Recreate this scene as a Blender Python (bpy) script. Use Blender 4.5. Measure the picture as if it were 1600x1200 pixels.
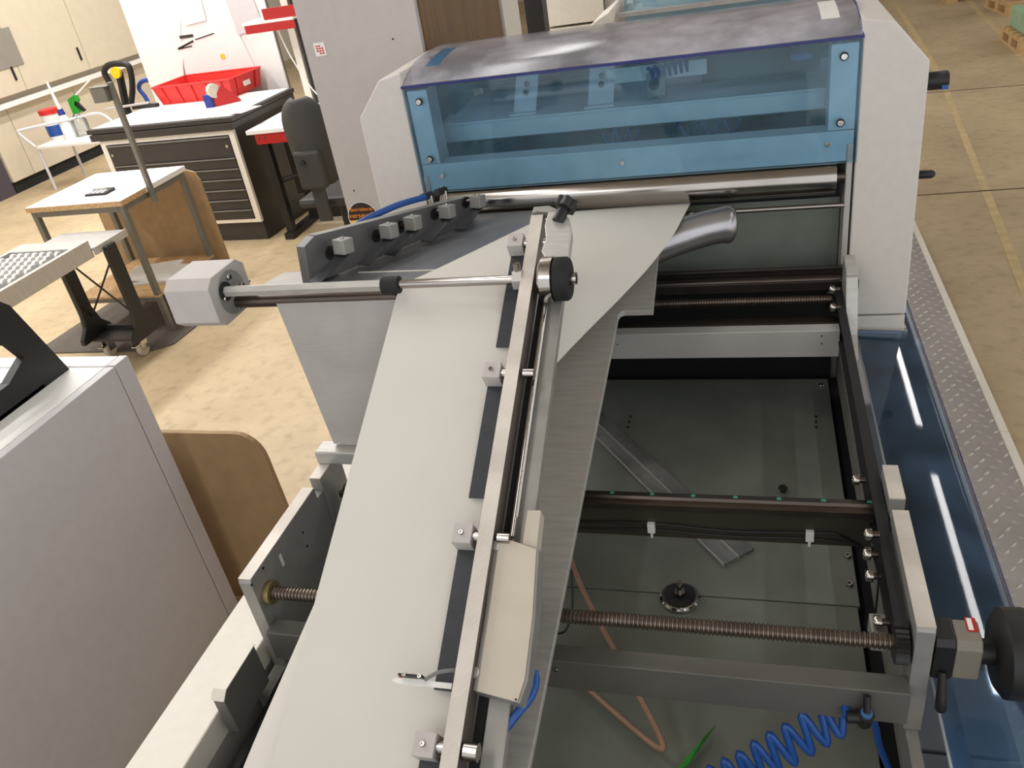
import bpy, bmesh, math, random
from mathutils import Vector, Matrix
random.seed(7)
for o in list(bpy.data.objects): bpy.data.objects.remove(o, do_unlink=True)
S = bpy.context.scene
COL = S.collection
# ------------------------------------------------------------------ camera
F_PX = 1280.0
RM = ((0.9596388, 0.23791305, -0.14996919),      # camera x axis (right) in the world
      (-0.00168891, -0.52836657, -0.84901467),   # camera down axis
      (-0.28123037, 0.81500071, -0.50663925))    # camera forward axis
CAM = Vector((0, 0, 2.1))
cd = bpy.data.cameras.new('camera'); cd.sensor_width = 36; cd.sensor_fit = 'HORIZONTAL'
cd.lens = 36 * F_PX / 1600; cd.clip_start = 0.02; cd.clip_end = 100
cam = bpy.data.objects.new('camera', cd); COL.objects.link(cam)
r, d, f = [Vector(v).normalized() for v in RM]
m = Matrix((r, -d, -f)).transposed().to_4x4(); m.translation = CAM
cam.matrix_world = m
S.camera = cam
# ------------------------------------------------------------------ world, lamps, exposure
W = bpy.data.worlds.new('world'); S.world = W; W.use_nodes = True
W.node_tree.nodes['Background'].inputs[0].default_value = (0.97, 0.985, 1.0, 1)
W.node_tree.nodes['Background'].inputs[1].default_value = 1.0
def strip_lamp(x, y, z, power, sx=0.35, sy=2.4, col=(1, 0.985, 0.97)):
    l = bpy.data.lights.new('ceiling_strip_lamp', 'AREA'); l.shape = 'RECTANGLE'
    l.size = sx; l.size_y = sy; l.energy = power; l.color = col
    o = bpy.data.objects.new('ceiling_strip_lamp', l); o.location = (x, y, z); COL.objects.link(o)
    return o
for x, p_ in ((-7.4, 16), (-5.9, 75), (-3.9, 75)):
    for y in (3.2, 6.4, 9.6): strip_lamp(x, y, 4.3, p_)
for y in (-2.6, 0.2, 3.6, 7.0): strip_lamp(-1.6, y, 4.4, 14)
for y in (-1.0, 2.2, 5.4, 8.6, 12.0): strip_lamp(2.05, y, 4.5, 9, 0.09)
for y in (4.0, 9.0): strip_lamp(4.5, y, 4.5, 5)
S.view_settings.view_transform = 'Standard'
S.view_settings.look = 'None'
S.view_settings.exposure = 0.30
S.view_settings.gamma = 1.0
S.view_settings.use_curve_mapping = False

# ------------------------------------------------------------------ helpers
def at(px, py, ax, val):
    """point on the view line of a photo pixel at a known world coordinate"""
    c = ((px - 800) / F_PX, (py - 600) / F_PX, 1.0)
    v = Vector([sum(RM[i][j] * c[i] for i in range(3)) for j in range(3)])
    return CAM + v * ((val - CAM[ax]) / v[ax])
def lin(c):
    out = []
    for v in c:
        v /= 255.0
        out.append(v / 12.92 if v <= 0.04045 else ((v + 0.055) / 1.055) ** 2.4)
    return (*out, 1)
MATS = {}
def mat(name, col, rough=0.5, metal=0.0, var=0.08, scale=12.0, bump=0.0, stretch=(1, 1, 1), spec=0.5, bscale=None):
    if name in MATS: return MATS[name]
    M = bpy.data.materials.new(name); M.use_nodes = True; N = M.node_tree.nodes; L = M.node_tree.links
    b = N['Principled BSDF']
    tc = N.new('ShaderNodeTexCoord'); mp = N.new('ShaderNodeMapping'); mp.inputs['Scale'].default_value = stretch
    L.new(tc.outputs['Object'], mp.inputs[0])
    nz = N.new('ShaderNodeTexNoise'); nz.inputs['Scale'].default_value = scale; nz.inputs['Detail'].default_value = 5
    L.new(mp.outputs[0], nz.inputs['Vector'])
    cr = N.new('ShaderNodeValToRGB'); c = lin(col)
    cr.color_ramp.elements[0].position = 0.3; cr.color_ramp.elements[1].position = 0.7
    cr.color_ramp.elements[0].color = (*[v * (1 - var) for v in c[:3]], 1)
    cr.color_ramp.elements[1].color = (*[min(1, v * (1 + var)) for v in c[:3]], 1)
    L.new(nz.outputs[0], cr.inputs[0]); L.new(cr.outputs[0], b.inputs['Base Color'])
    b.inputs['Roughness'].default_value = rough; b.inputs['Metallic'].default_value = metal
    b.inputs['Specular IOR Level'].default_value = spec
    if bump:
        bp = N.new('ShaderNodeBump'); bp.inputs['Strength'].default_value = bump; bp.inputs['Distance'].default_value = 0.003
        if bscale:
            n2 = N.new('ShaderNodeTexNoise'); n2.inputs['Scale'].default_value = bscale; L.new(mp.outputs[0], n2.inputs['Vector']); L.new(n2.outputs[0], bp.inputs['Height'])
        else: L.new(nz.outputs[0], bp.inputs['Height'])
        L.new(bp.outputs[0], b.inputs['Normal'])
    MATS[name] = M; return M
def acrylic(name, tint, haze=0.06, hazecol=(150, 160, 175), rough=0.04):
    M = bpy.data.materials.new(name); M.use_nodes = True; N = M.node_tree.nodes; L = M.node_tree.links
    for n in list(N): N.remove(n)
    out = N.new('ShaderNodeOutputMaterial'); tr = N.new('ShaderNodeBsdfTransparent'); tr.inputs[0].default_value = lin(tint)
    gl = N.new('ShaderNodeBsdfGlossy'); gl.inputs['Roughness'].default_value = rough
    df = N.new('ShaderNodeBsdfDiffuse'); df.inputs[0].default_value = lin(hazecol)  # diffuse share that lightens the pane
    fr = N.new('ShaderNodeFresnel'); fr.inputs[0].default_value = 1.45
    tc = N.new('ShaderNodeTexCoord'); nz = N.new('ShaderNodeTexNoise'); nz.inputs['Scale'].default_value = 6; nz.inputs['Detail'].default_value = 6
    L.new(tc.outputs['Object'], nz.inputs['Vector'])
    mr = N.new('ShaderNodeMapRange'); mr.inputs[1].default_value = 0.35; mr.inputs[2].default_value = 0.75
    mr.inputs[3].default_value = haze * 0.5; mr.inputs[4].default_value = haze * 1.6
    L.new(nz.outputs[0], mr.inputs[0])
    m1 = N.new('ShaderNodeMixShader'); m2 = N.new('ShaderNodeMixShader')
    L.new(mr.outputs[0], m1.inputs[0]); L.new(tr.outputs[0], m1.inputs[1]); L.new(df.outputs[0], m1.inputs[2])
    L.new(fr.outputs[0], m2.inputs[0]); L.new(m1.outputs[0], m2.inputs[1]); L.new(gl.outputs[0], m2.inputs[2])
    L.new(m2.outputs[0], out.inputs[0]); MATS[name] = M; return M
def scratched(name, col, rough, metal, scale, dirn, depth=0.25, var=0.18):
    """sawn / brushed metal: wave bands plus noise"""
    M = mat(name, col, rough, metal, var, 9, 0)
    N = M.node_tree.nodes; L = M.node_tree.links; b = N['Principled BSDF']
    tc = N.new('ShaderNodeTexCoord'); mp = N.new('ShaderNodeMapping'); mp.inputs['Rotation'].default_value = dirn
    L.new(tc.outputs['Object'], mp.inputs[0])
    sc = N.new('ShaderNodeMapping'); sc.inputs['Scale'].default_value = (scale * 6, scale * 0.35, scale * 0.35); L.new(mp.outputs[0], sc.inputs[0])
    wv = N.new('ShaderNodeTexNoise'); wv.inputs['Scale'].default_value = 1.0; wv.inputs['Detail'].default_value = 3
    L.new(sc.outputs[0], wv.inputs['Vector'])
    bp = N.new('ShaderNodeBump'); bp.inputs['Strength'].default_value = depth; bp.inputs['Distance'].default_value = 0.001
    L.new(wv.outputs[0], bp.inputs['Height']); L.new(bp.outputs[0], b.inputs['Normal'])
    return M

class MB:
    def __init__(s): s.v = []; s.f = []
    def add(s, vs, fs):
        n = len(s.v); s.v += [Vector(v) for v in vs]; s.f += [tuple(i + n for i in f) for f in fs]; return s
    def box(s, x0, x1, y0, y1, z0, z1):
        return s.hexa([(x0, y0, z0), (x1, y0, z0), (x1, y1, z0), (x0, y1, z0), (x0, y0, z1), (x1, y0, z1), (x1, y1, z1), (x0, y1, z1)])
    def hexa(s, p): return s.add(p, [(3, 2, 1, 0), (4, 5, 6, 7), (0, 1, 5, 4), (1, 2, 6, 5), (2, 3, 7, 6), (3, 0, 4, 7)])
    def prism(s, poly, vec):
        """closed polygon (3D points) extruded by vec"""
        n = len(poly); vec = Vector(vec); a = [Vector(p) for p in poly]; b = [p + vec for p in a]
        return s.add(a + b, [tuple(range(n - 1, -1, -1)), tuple(range(n, 2 * n))] + [(i, (i + 1) % n, n + (i + 1) % n, n + i) for i in range(n)])
    def cyl(s, p0, p1, r0, r1=None, n=20, cap=True):
        p0 = Vector(p0); p1 = Vector(p1); r1 = r0 if r1 is None else r1
        return s.rings([(p0, r0), (p1, r1)], n, cap)
    def rings(s, pr, n=20, cap=True):
        """circles of given radius at points along a straight axis"""
        ax = (Vector(pr[-1][0]) - Vector(pr[0][0])).normalized()
        u = ax.orthogonal().normalized(); w = ax.cross(u); vs = []; fs = []
        for p, r in pr:
            for i in range(n):
                a = 2 * math.pi * i / n; vs.append(Vector(p) + u * (r * math.cos(a)) + w * (r * math.sin(a)))
        for k in range(len(pr) - 1):
            for i in range(n): fs.append((k * n + i, k * n + (i + 1) % n, (k + 1) * n + (i + 1) % n, (k + 1) * n + i))
        if cap: fs.append(tuple(range(n - 1, -1, -1))); fs.append(tuple(range((len(pr) - 1) * n, len(pr) * n)))
        return s.add(vs, fs)
    def tube(s, pts, r, n=10, cap=True):
        pts = [Vector(p) for p in pts]; vs = []; fs = []; u = None
        for k, p in enumerate(pts):
            t = (pts[min(k + 1, len(pts) - 1)] - pts[max(k - 1, 0)]).normalized()
            if u is None: u = t.orthogonal().normalized()
            u = (u - t * u.dot(t)).normalized(); w = t.cross(u)
            rr = r[k] if isinstance(r, (list, tuple)) else r
            for i in range(n):
                a = 2 * math.pi * i / n; vs.append(p + u * (rr * math.cos(a)) + w * (rr * math.sin(a)))
        for k in range(len(pts) - 1):
            for i in range(n): fs.append((k * n + i, k * n + (i + 1) % n, (k + 1) * n + (i + 1) % n, (k + 1) * n + i))
        if cap: fs.append(tuple(range(n - 1, -1, -1))); fs.append(tuple(range((len(pts) - 1) * n, len(pts) * n)))
        return s.add(vs, fs)
    def grid(s, rows):
        n = len(rows[0]); vs = [p for r in rows for p in r]
        return s.add(vs, [(i * n + j, i * n + j + 1, (i + 1) * n + j + 1, (i + 1) * n + j) for i in range(len(rows) - 1) for j in range(n - 1)])
    def build(s, name, m, parent=None, bevel=0.0, smooth=False, solid=0.0, sub=0, origin=None):
        lo = Vector([min(v[i] for v in s.v) for i in range(3)]); hi = Vector([max(v[i] for v in s.v) for i in range(3)])
        o0 = Vector(origin) if origin else (lo + hi) / 2
        if not parent and not origin: o0.z = lo.z
        me = bpy.data.meshes.new(name); me.from_pydata([tuple(v - o0) for v in s.v], [], s.f)
        bm = bmesh.new(); bm.from_mesh(me); bmesh.ops.recalc_face_normals(bm, faces=bm.faces); bm.to_mesh(me); bm.free()
        me.materials.append(m)
        o = bpy.data.objects.new(name, me); COL.objects.link(o); WL[o.name] = o0
        if parent: o.parent = parent; o.location = o0 - WL[parent.name]
        else: o.location = o0
        if bevel:
            b = o.modifiers.new('bevel', 'BEVEL'); b.width = bevel; b.segments = 2; b.limit_method = 'ANGLE'; b.angle_limit = math.radians(40)
        if solid:
            b = o.modifiers.new('solid', 'SOLIDIFY'); b.thickness = solid; b.offset = 0
            if smooth and not sub: b = o.modifiers.new('split', 'EDGE_SPLIT'); b.split_angle = math.radians(40)
        if sub:
            b = o.modifiers.new('sub', 'SUBSURF'); b.levels = sub; b.render_levels = sub
        if smooth: smooth_mesh(me)
        return o
WL = {}
def smooth_mesh(me, ang=40):
    bm = bmesh.new(); bm.from_mesh(me)
    for f_ in bm.faces: f_.smooth = True
    for e in bm.edges:
        if len(e.link_faces) == 2 and e.calc_face_angle(0) > math.radians(ang): e.smooth = False
    bm.to_mesh(me); bm.free()
def tag(o, label, cat, group=None, kind=None):
    o['label'] = label; o['category'] = cat
    if group: o['group'] = group
    if kind: o['kind'] = kind
    return o
def thing(name, label, cat, loc, group=None):
    o = bpy.data.objects.new(name, None); COL.objects.link(o); o.location = loc; WL[o.name] = Vector(loc); o.empty_display_size = 0.1
    return tag(o, label, cat, group)
def struct(o): o['kind'] = 'structure'; return o
def box(name, m, parent, x0, x1, y0, y1, z0, z1, bevel=0.002): return MB().box(x0, x1, y0, y1, z0, z1).build(name, m, parent, bevel)
def cyl(name, m, parent, p0, p1, r0, r1=None, n=24): return MB().cyl(p0, p1, r0, r1, n).build(name, m, parent, smooth=True)
def tube(name, m, parent, pts, r_, n=10): return MB().tube(pts, r_, n).build(name, m, parent, smooth=True)
def spline(pts, n=8):
    pts = [Vector(p) for p in pts]; out = []
    for i in range(len(pts) - 1):
        p0 = pts[max(i - 1, 0)]; p1 = pts[i]; p2 = pts[i + 1]; p3 = pts[min(i + 2, len(pts) - 1)]
        for k in range(n):
            t = k / n
            out.append(0.5 * ((2 * p1) + (p2 - p0) * t + (2 * p0 - 5 * p1 + 4 * p2 - p3) * t * t + (3 * p1 - p0 - 3 * p2 + p3) * t ** 3))
    return out + [pts[-1]]
def coil(p0, p1, rad, turns, wire, n=16, taper=None):
    p0 = Vector(p0); p1 = Vector(p1); ax = (p1 - p0).normalized(); u = ax.orthogonal().normalized(); w = ax.cross(u)
    return [p0 + (p1 - p0) * (i / (turns * n)) + (u * math.cos(2 * math.pi * i / n) + w * math.sin(2 * math.pi * i / n)) * rad for i in range(turns * n + 1)]
# shared bolt mesh: socket head, axis +z
def bolt_mesh(name, r_, h, m):
    M = MB(); n = 14; vs = []; fs = []
    prof = [(r_, 0), (r_, h * 0.85), (r_ * 0.86, h), (r_ * 0.5, h), (r_ * 0.42, h * 0.5), (0.0001, h * 0.5)]
    M.rings([((0, 0, z), q) for q, z in prof[:3]], n, False)
    k = len(M.v)
    for q, z in prof[2:]:
        for i in range(n): M.v.append(Vector((q * math.cos(2 * math.pi * i / n), q * math.sin(2 * math.pi * i / n), z)))
    for j in range(3):
        for i in range(n): M.f.append((k + j * n + i, k + j * n + (i + 1) % n, k + (j + 1) * n + (i + 1) % n, k + (j + 1) * n + i))
    me = bpy.data.meshes.new(name); me.from_pydata([tuple(v) for v in M.v], [], M.f); me.materials.append(m); smooth_mesh(me)
    return me
def inst(name, me, parent, loc, axis=(0, 0, 1), scale=1.0):
    o = bpy.data.objects.new(name, me); COL.objects.link(o); WL[o.name] = Vector(loc)
    o.rotation_euler = Vector((0, 0, 1)).rotation_difference(Vector(axis)).to_euler(); o.scale = (scale,) * 3
    if parent: o.parent = parent; o.location = Vector(loc) - WL[parent.name]
    else: o.location = loc
    return o
def copy_tree(o, parent=None):
    c = o.copy(); COL.objects.link(c)
    if parent: c.parent = parent
    for ch in list(o.children): copy_tree(ch, c)
    return c
def text_obj(name, body, size, m, parent, loc, rot, extrude=0.0004, align='CENTER'):
    c = bpy.data.curves.new(name, 'FONT'); c.body = body; c.size = size; c.align_x = align; c.align_y = 'CENTER'; c.extrude = extrude
    t = bpy.data.objects.new(name + '_tmp', c); COL.objects.link(t)
    dg = bpy.context.evaluated_depsgraph_get(); me = bpy.data.meshes.new_from_object(t.evaluated_get(dg)); bpy.data.objects.remove(t)
    me.materials.clear(); me.materials.append(m)
    o = bpy.data.objects.new(name, me); COL.objects.link(o); o.parent = parent; o.location = Vector(loc) - WL[parent.name]; o.rotation_euler = rot; WL[o.name] = Vector(loc)
    return o
# ------------------------------------------------------------------ materials
M_ALU = mat('brushed_aluminium', (192, 189, 184), 0.42, 0.4, 0.10, 14, 0.15, (1, 8, 1))
M_ALU_D = mat('anodised_aluminium', (158, 155, 150), 0.45, 0.4, 0.10, 20, 0.1)
M_SAWN = scratched('sawn_aluminium', (206, 199, 190), 0.5, 0.3, 90, (0.3, 0.2, 0.9), 0.5)
M_STEEL = mat('polished_steel', (170, 164, 158), 0.16, 1.0, 0.10, 6, 0, (1, 1, 1))
M_CHROME = mat('chrome', (205, 203, 200), 0.09, 1.0, 0.04, 6)
M_DSTEEL = mat('dark_steel', (92, 82, 76), 0.3, 0.9, 0.15, 10, 0.1, (1, 12, 1))
M_SCREW = mat('oiled_screw_steel', (128, 116, 106), 0.32, 0.9, 0.15, 30)
M_WHITE = mat('white_powder_coat', (214, 208, 202), 0.5, 0, 0.03, 40, 0.05, bscale=400)
M_CREAM = mat('cream_enamel', (232, 226, 214), 0.45, 0, 0.03, 30)
M_GREYP = mat('light_grey_paint', (188, 182, 178), 0.55, 0, 0.03, 30, 0.06, bscale=380)
M_GREYC = mat('grey_cabinet_paint', (206, 203, 205), 0.5, 0, 0.03, 30, 0.06, bscale=380)
M_GREEN_G = mat('greenish_grey_bed_paint', (126, 131, 122), 0.36, 0.25, 0.16, 5, 0.05)
M_PAPER = mat('white_paper', (212, 208, 200), 0.75, 0, 0.015, 6)
M_BLACK = mat('black_plastic', (26, 25, 25), 0.45, 0, 0.12, 20)
M_RUBBER = mat('black_rubber', (30, 28, 27), 0.75, 0, 0.15, 30, 0.2)
M_NAVY = mat('dark_spring_strip', (50, 52, 57), 0.45, 0.2, 0.15, 25)
M_DARK = mat('dark_interior', (24, 24, 25), 0.8, 0, 0.15, 10)
M_BEIGE = mat('beige_enamel_cover', (196, 186, 170), 0.5, 0, 0.03, 20)
M_BLUE = mat('blue_air_hose', (34, 82, 156), 0.3, 0, 0.08, 30)
M_COPPER = mat('copper_brown_hose', (164, 130, 108), 0.4, 0.1, 0.1, 20)
M_RED = mat('red_plastic', (206, 40, 36), 0.45, 0, 0.06, 10)
M_REDP = mat('red_painted_steel', (176, 30, 30), 0.45, 0, 0.06, 10)
M_MDF = mat('brown_board', (162, 133, 96), 0.7, 0, 0.10, 16, 0.1)
M_WOODP = mat('brown_wood_panel', (120, 92, 62), 0.6, 0, 0.16, 5, 0.05, (6, 6, 0.5))
M_CHIP = mat('chipboard_edge', (190, 154, 110), 0.75, 0, 0.25, 60)
M_PRESS = mat('press_cream', (208, 196, 174), 0.5, 0, 0.03, 10)
M_LAM = mat('white_laminate', (236, 234, 230), 0.4, 0, 0.02, 10)
M_LEG = mat('grey_steel_tube', (120, 116, 106), 0.5, 0.3, 0.08, 20)
M_DRAWER = mat('charcoal_drawer', (58, 54, 52), 0.45, 0.1, 0.08, 10)
M_MATG = mat('grey_floor_mat', (98, 90, 82), 0.9, 0, 0.12, 60, 0.4)
M_CHAIR = mat('dark_chair_plastic', (52, 50, 48), 0.6, 0, 0.08, 50)
M_GREEN = mat('green_plastic', (40, 150, 40), 0.4, 0, 0.15, 20)
M_GREENM = mat('green_mark', (60, 140, 110), 0.5, 0, 0.1, 20)
M_YELLOW = mat('yellow_plastic', (240, 200, 30), 0.4, 0, 0.05, 20)
M_PALLET = mat('pallet_wood', (196, 164, 118), 0.8, 0, 0.18, 8, 0.3, (8, 1, 1))
M_NAVYEDGE = mat('acrylic_cut_edge', (24, 34, 108), 0.2, 0, 0.1, 20)
M_ACR = acrylic('blue_acrylic', (229, 244, 251), 0.09, (140, 188, 214))
M_ACR_TOP = acrylic('dusty_sheen_acrylic', (220, 230, 244), 0.46, (228, 224, 234), 0.16)  # diffuse film colour holds dust and the hazy ceiling reflection
M_ACR_G = acrylic('side_guard_acrylic', (204, 222, 240), 0.24, (98, 134, 172), 0.03)
M_CLEAR = acrylic('clear_acrylic', (250, 252, 251), 0.30, (200, 202, 198), 0.08)
M_CLEARE = acrylic('clear_acrylic_edge', (240, 244, 242), 0.6, (205, 206, 200), 0.1)
def wavy(name, col, rough, scale, axis, metal=0.0, depth=0.6):
    M = mat(name, col, rough, metal, 0.1, 8)
    N = M.node_tree.nodes; L = M.node_tree.links
    tc = N.new('ShaderNodeTexCoord'); wv = N.new('ShaderNodeTexWave'); wv.bands_direction = axis; wv.inputs['Scale'].default_value = scale
    L.new(tc.outputs['Object'], wv.inputs[0]); bp = N.new('ShaderNodeBump'); bp.inputs['Strength'].default_value = depth; bp.inputs['Distance'].default_value = 0.002
    L.new(wv.outputs[1], bp.inputs['Height']); L.new(bp.outputs[0], N['Principled BSDF'].inputs['Normal']); return M
M_RIB = wavy('ribbed_dark_table_sheet', (128, 130, 134), 0.36, 42, 'X', 0.5, 0.35)
M_RIBP = wavy('finely_ribbed_grey_panel', (172, 166, 162), 0.5, 60, 'Z', 0.1, 0.15)
BOLT = bolt_mesh('bolt_head', 0.009, 0.010, M_STEEL)
BOLT_S = bolt_mesh('small_bolt_head', 0.005, 0.006, M_STEEL)
BOLT_R = bolt_mesh('ringed_screw', 0.010, 0.006, M_CHROME)

# ------------------------------------------------------------------ floor
def floor_material():
    M = bpy.data.materials.new('worn_concrete_floor'); M.use_nodes = True; N = M.node_tree.nodes; L = M.node_tree.links; b = N['Principled BSDF']
    tc = N.new('ShaderNodeTexCoord')
    n1 = N.new('ShaderNodeTexNoise'); n1.inputs['Scale'].default_value = 1.1; n1.inputs['Detail'].default_value = 8; n1.inputs['Roughness'].default_value = 0.65
    n2 = N.new('ShaderNodeTexNoise'); n2.inputs['Scale'].default_value = 14; n2.inputs['Detail'].default_value = 6
    n3 = N.new('ShaderNodeTexVoronoi'); n3.inputs['Scale'].default_value = 2.6
    for n in (n1, n2, n3): L.new(tc.outputs['Object'], n.inputs['Vector'])
    r1 = N.new('ShaderNodeValToRGB'); e = r1.color_ramp.elements
    e[0].position = 0.3; e[0].color = lin((170, 149, 117)); e[1].position = 0.72; e[1].color = lin((206, 185, 148))
    L.new(n1.outputs[0], r1.inputs[0])
    r2 = N.new('ShaderNodeValToRGB'); e = r2.color_ramp.elements
    e[0].position = 0.28; e[0].color = (0.62, 0.6, 0.58, 1); e[1].position = 0.5; e[1].color = (1, 1, 1, 1)
    L.new(n2.outputs[0], r2.inputs[0])
    r3 = N.new('ShaderNodeValToRGB'); e = r3.color_ramp.elements
    e[0].position = 0.012; e[0].color = (0.25, 0.23, 0.2, 1); e[1].position = 0.03; e[1].color = (1, 1, 1, 1)
    L.new(n3.outputs['Distance'], r3.inputs[0])
    mx = N.new('ShaderNodeMixRGB'); mx.blend_type = 'MULTIPLY'; mx.inputs[0].default_value = 0.5; L.new(r1.outputs[0], mx.inputs[1]); L.new(r2.outputs[0], mx.inputs[2])
    my = N.new('ShaderNodeMixRGB'); my.blend_type = 'MULTIPLY'; my.inputs[0].default_value = 0.8; L.new(mx.outputs[0], my.inputs[1]); L.new(r3.outputs[0], my.inputs[2])
    L.new(my.outputs[0], b.inputs['Base Color']); b.inputs['Roughness'].default_value = 0.5
    return M
M_FLOOR = floor_material()
FL = struct(MB().box(-14, 9, -3, 20, -0.1, 0).build('floor', M_FLOOR, origin=(0, 0, 0)))
M_JOINT = mat('floor_joint', (92, 78, 60), 0.9, 0, 0.2, 20)
M_LINE = mat('worn_floor_line', (198, 174, 130), 0.7, 0, 0.15, 12)
def floor_line(name, m_, p, q, w):
    p = Vector((*p, 0)); q = Vector((*q, 0)); n = (q - p).normalized().cross(Vector((0, 0, 1))) * (w / 2)
    return MB().prism([p - n, p + n, q + n, q - n], (0, 0, 0.0012)).build(name, m_, FL)
floor_line('expansion_joint', M_JOINT, (0.9, 8.42), (9, 8.1), 0.018)
floor_line('expansion_joint', M_JOINT, (0.9, 5.74), (9, 5.95), 0.018)
floor_line('painted_line', M_LINE, (1.24, 3.2), (1.74, 8.9), 0.05)
floor_line('painted_line', M_LINE, (1.74, 8.9), (1.95, 13.5), 0.07)
floor_line('painted_line', M_LINE, (2.46, 8.0), (2.8, 13.5), 0.07)
struct(MB().box(-8.9, -8.8, -3, 20, 0, 5.2).build('wall_left', mat('cream_wall', (226, 218, 200), 0.7, 0, 0.03, 3)))
struct(MB().box(-14, 9, 19.9, 20, 0, 5.2).build('wall_back', mat('grey_wall', (170, 160, 146), 0.7, 0, 0.03, 3)))
struct(MB().box(-14, 9, -3, 20, 5.2, 5.3).build('ceiling', mat('ceiling_grey', (168, 162, 152), 0.8, 0, 0.05, 2)))

# ================================================================== THE HOODED FOLDING MACHINE (far end)
HX0, HX1, HY = -0.985, 0.27, 2.34
fm = thing('folding_machine', 'white folding machine with a transparent blue hood over its steel roller, nearest the camera', 'machine', (-0.35, 2.9, 0))
def cover_poly(sx):   # front outline of a side cover: sx=+1 right, -1 left (mirror about x=-0.357)
    X = lambda x: x if sx > 0 else -0.714 - x
    return [(X(0.268), HY, 0.82), (X(0.432), HY, 0.82), (X(0.428), HY, 1.593), (X(0.34), HY, 1.695), (X(0.268), HY, 1.71)]
for sx in (1, -1):
    pol = cover_poly(sx)
    seam = 0.885
    up = [(p[0], p[1], max(p[2], seam)) for p in pol]
    MB().prism(up, (0, 1.15 if sx > 0 else 0.45, 0)).build('side_cover', M_WHITE, fm, 0.004)
    X = (lambda x: x) if sx > 0 else (lambda x: -0.714 - x)
    x0, x1 = sorted((X(0.27), X(0.432)))
    MB().box(x0, x1, HY + 0.004, HY + (1.15 if sx > 0 else 0.45), 0.3, seam - 0.007).build('lower_side_cover', M_WHITE, fm, 0.003)
box('base_body', M_GREYP, fm, -0.98, 0.266, 2.48, 3.5, 0.0, 1.2)
for x0, x1, y1_ in ((0.28, 0.42, 3.4), (-1.134, -0.994, 2.75)):
    box('base_leg', M_DARK, fm, x0, x1, 2.4, y1_, 0.0, 0.3)
# inner side plates beside the roller
box('inner_side_plate', M_ALU, fm, 0.246, 0.262, 2.34, 2.9, 0.9, 1.40)
box('inner_side_plate', M_ALU, fm, -0.976, -0.960, 2.34, 2.9, 0.9, 1.40)
# grey-green back panel under the roller
box('back_panel', M_GREEN_G, fm, -0.955, 0.244, 2.42, 2.435, 1.0, 1.225)
box('recess_shade_sheet', M_DARK, fm, -0.955, 0.244, 2.436, 2.478, 0.0, 1.02)  # dark sheet added to stand for the unlit void below the roller
# roller
ro = MB().rings([((-0.93, 2.36, 1.305), 0.046), ((0.222, 2.36, 1.305), 0.046)], 40).build('steel_roller', M_STEEL, fm, smooth=True)
for a, b in ((-0.962, -0.93), (0.222, 0.248)): cyl('roller_journal', M_DSTEEL, ro, (a, 2.36, 1.305), (b, 2.36, 1.305), 0.016)
cyl('guide_rod', M_STEEL, fm, (-0.955, 2.335, 1.232), (0.246, 2.335, 1.232), 0.007)
# --- hood: front pane, curved top, end panes
prof = [(2.34, 1.672), (2.385, 1.690), (2.43, 1.702), (2.525, 1.714), (2.68, 1.716), (2.84, 1.700), (3.0, 1.66), (3.1, 1.60), (3.12, 1.50)]
prof = [(p.y, p.z) for p in spline([(0, a, b) for a, b in prof], 3)]
hood = MB().box(HX0, HX1, HY - 0.003, HY + 0.003, 1.350, 1.668).build('hood_front_pane', M_ACR, fm)
MB().grid([[(x, a, b) for a, b in prof] for x in (HX0, HX1)]).build('hood_top_pane', M_ACR_TOP, fm, smooth=True, solid=0.005)
for x in (HX0 + 0.004, HX1 - 0.004):
    MB().prism([(x, a, b) for a, b in prof] + [(x, 3.12, 1.36), (x, HY + 0.004, 1.352)], (0.004, 0, 0)).build('hood_end_pane', M_ACR, fm)
box('pane_edge', M_NAVYEDGE, fm, HX0 - 0.001, HX1 + 0.001, HY - 0.006, HY + 0.001, 1.666, 1.6725, 0)
MB().tube([(HX1 - 0.002, a, b + 0.002) for a, b in prof[:16]], 0.0025, 6).build('pane_edge', M_NAVYEDGE, fm)
# grip slots in the hood top (left and right)
def topz(y):
    for (a, b), (c, e) in zip(prof, prof[1:]):
        if a <= y <= c: return b + (e - b) * (y - a) / (c - a)
    return prof[-1][1]
for x0 in (-0.935, 0.175):
    rows = [[(x, y, topz(y) + 0.0025) for y in (2.43, 2.48, 2.53, 2.58, 2.62)] for x in (x0, x0 + 0.045)]
    MB().grid(rows).build('grip_slot', mat('blue_slot_film', (40, 96, 130), 0.3, 0, 0.05, 10) if x0 < 0 else M_LAM, fm, solid=0.0012)
# metal frame behind the front pane
M_HF = mat('galvanised_hood_frame', (232, 234, 236), 0.42, 0.15, 0.06, 10, 0.05)
for x0, x1 in ((-0.975, -0.913), (0.195, 0.262)):
    box('hood_frame_post', M_HF, fm, x0, x1, HY + 0.006, HY + 0.022, 1.437, 1.655, 0.002)
    box('hood_frame_post_flange', M_HF, fm, (x1 - 0.003) if x0 < -0.5 else x0, x1 if x0 < -0.5 else x0 + 0.003, HY + 0.02, HY + 0.09, 1.437, 1.655, 0)
box('hood_frame_rail', M_HF, fm, -0.975, 0.262, HY + 0.006, HY + 0.022, 1.352, 1.435, 0.002)
box('hood_frame_rail_flange', M_HF, fm, -0.915, 0.197, HY + 0.02, HY + 0.075, 1.432, 1.435, 0)
for px, py in ((655, 159), (672, 249), (1319, 88), (1313, 192)):
    p = at(px, py, 1, HY - 0.003); w_ = cyl('rubber_washer', M_RUBBER, fm, p, p + Vector((0, -0.004, 0)), 0.0105); inst('pane_screw', BOLT_R, w_, p + Vector((0, -0.003, 0)), (0, -1, 0), 0.8)
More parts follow.
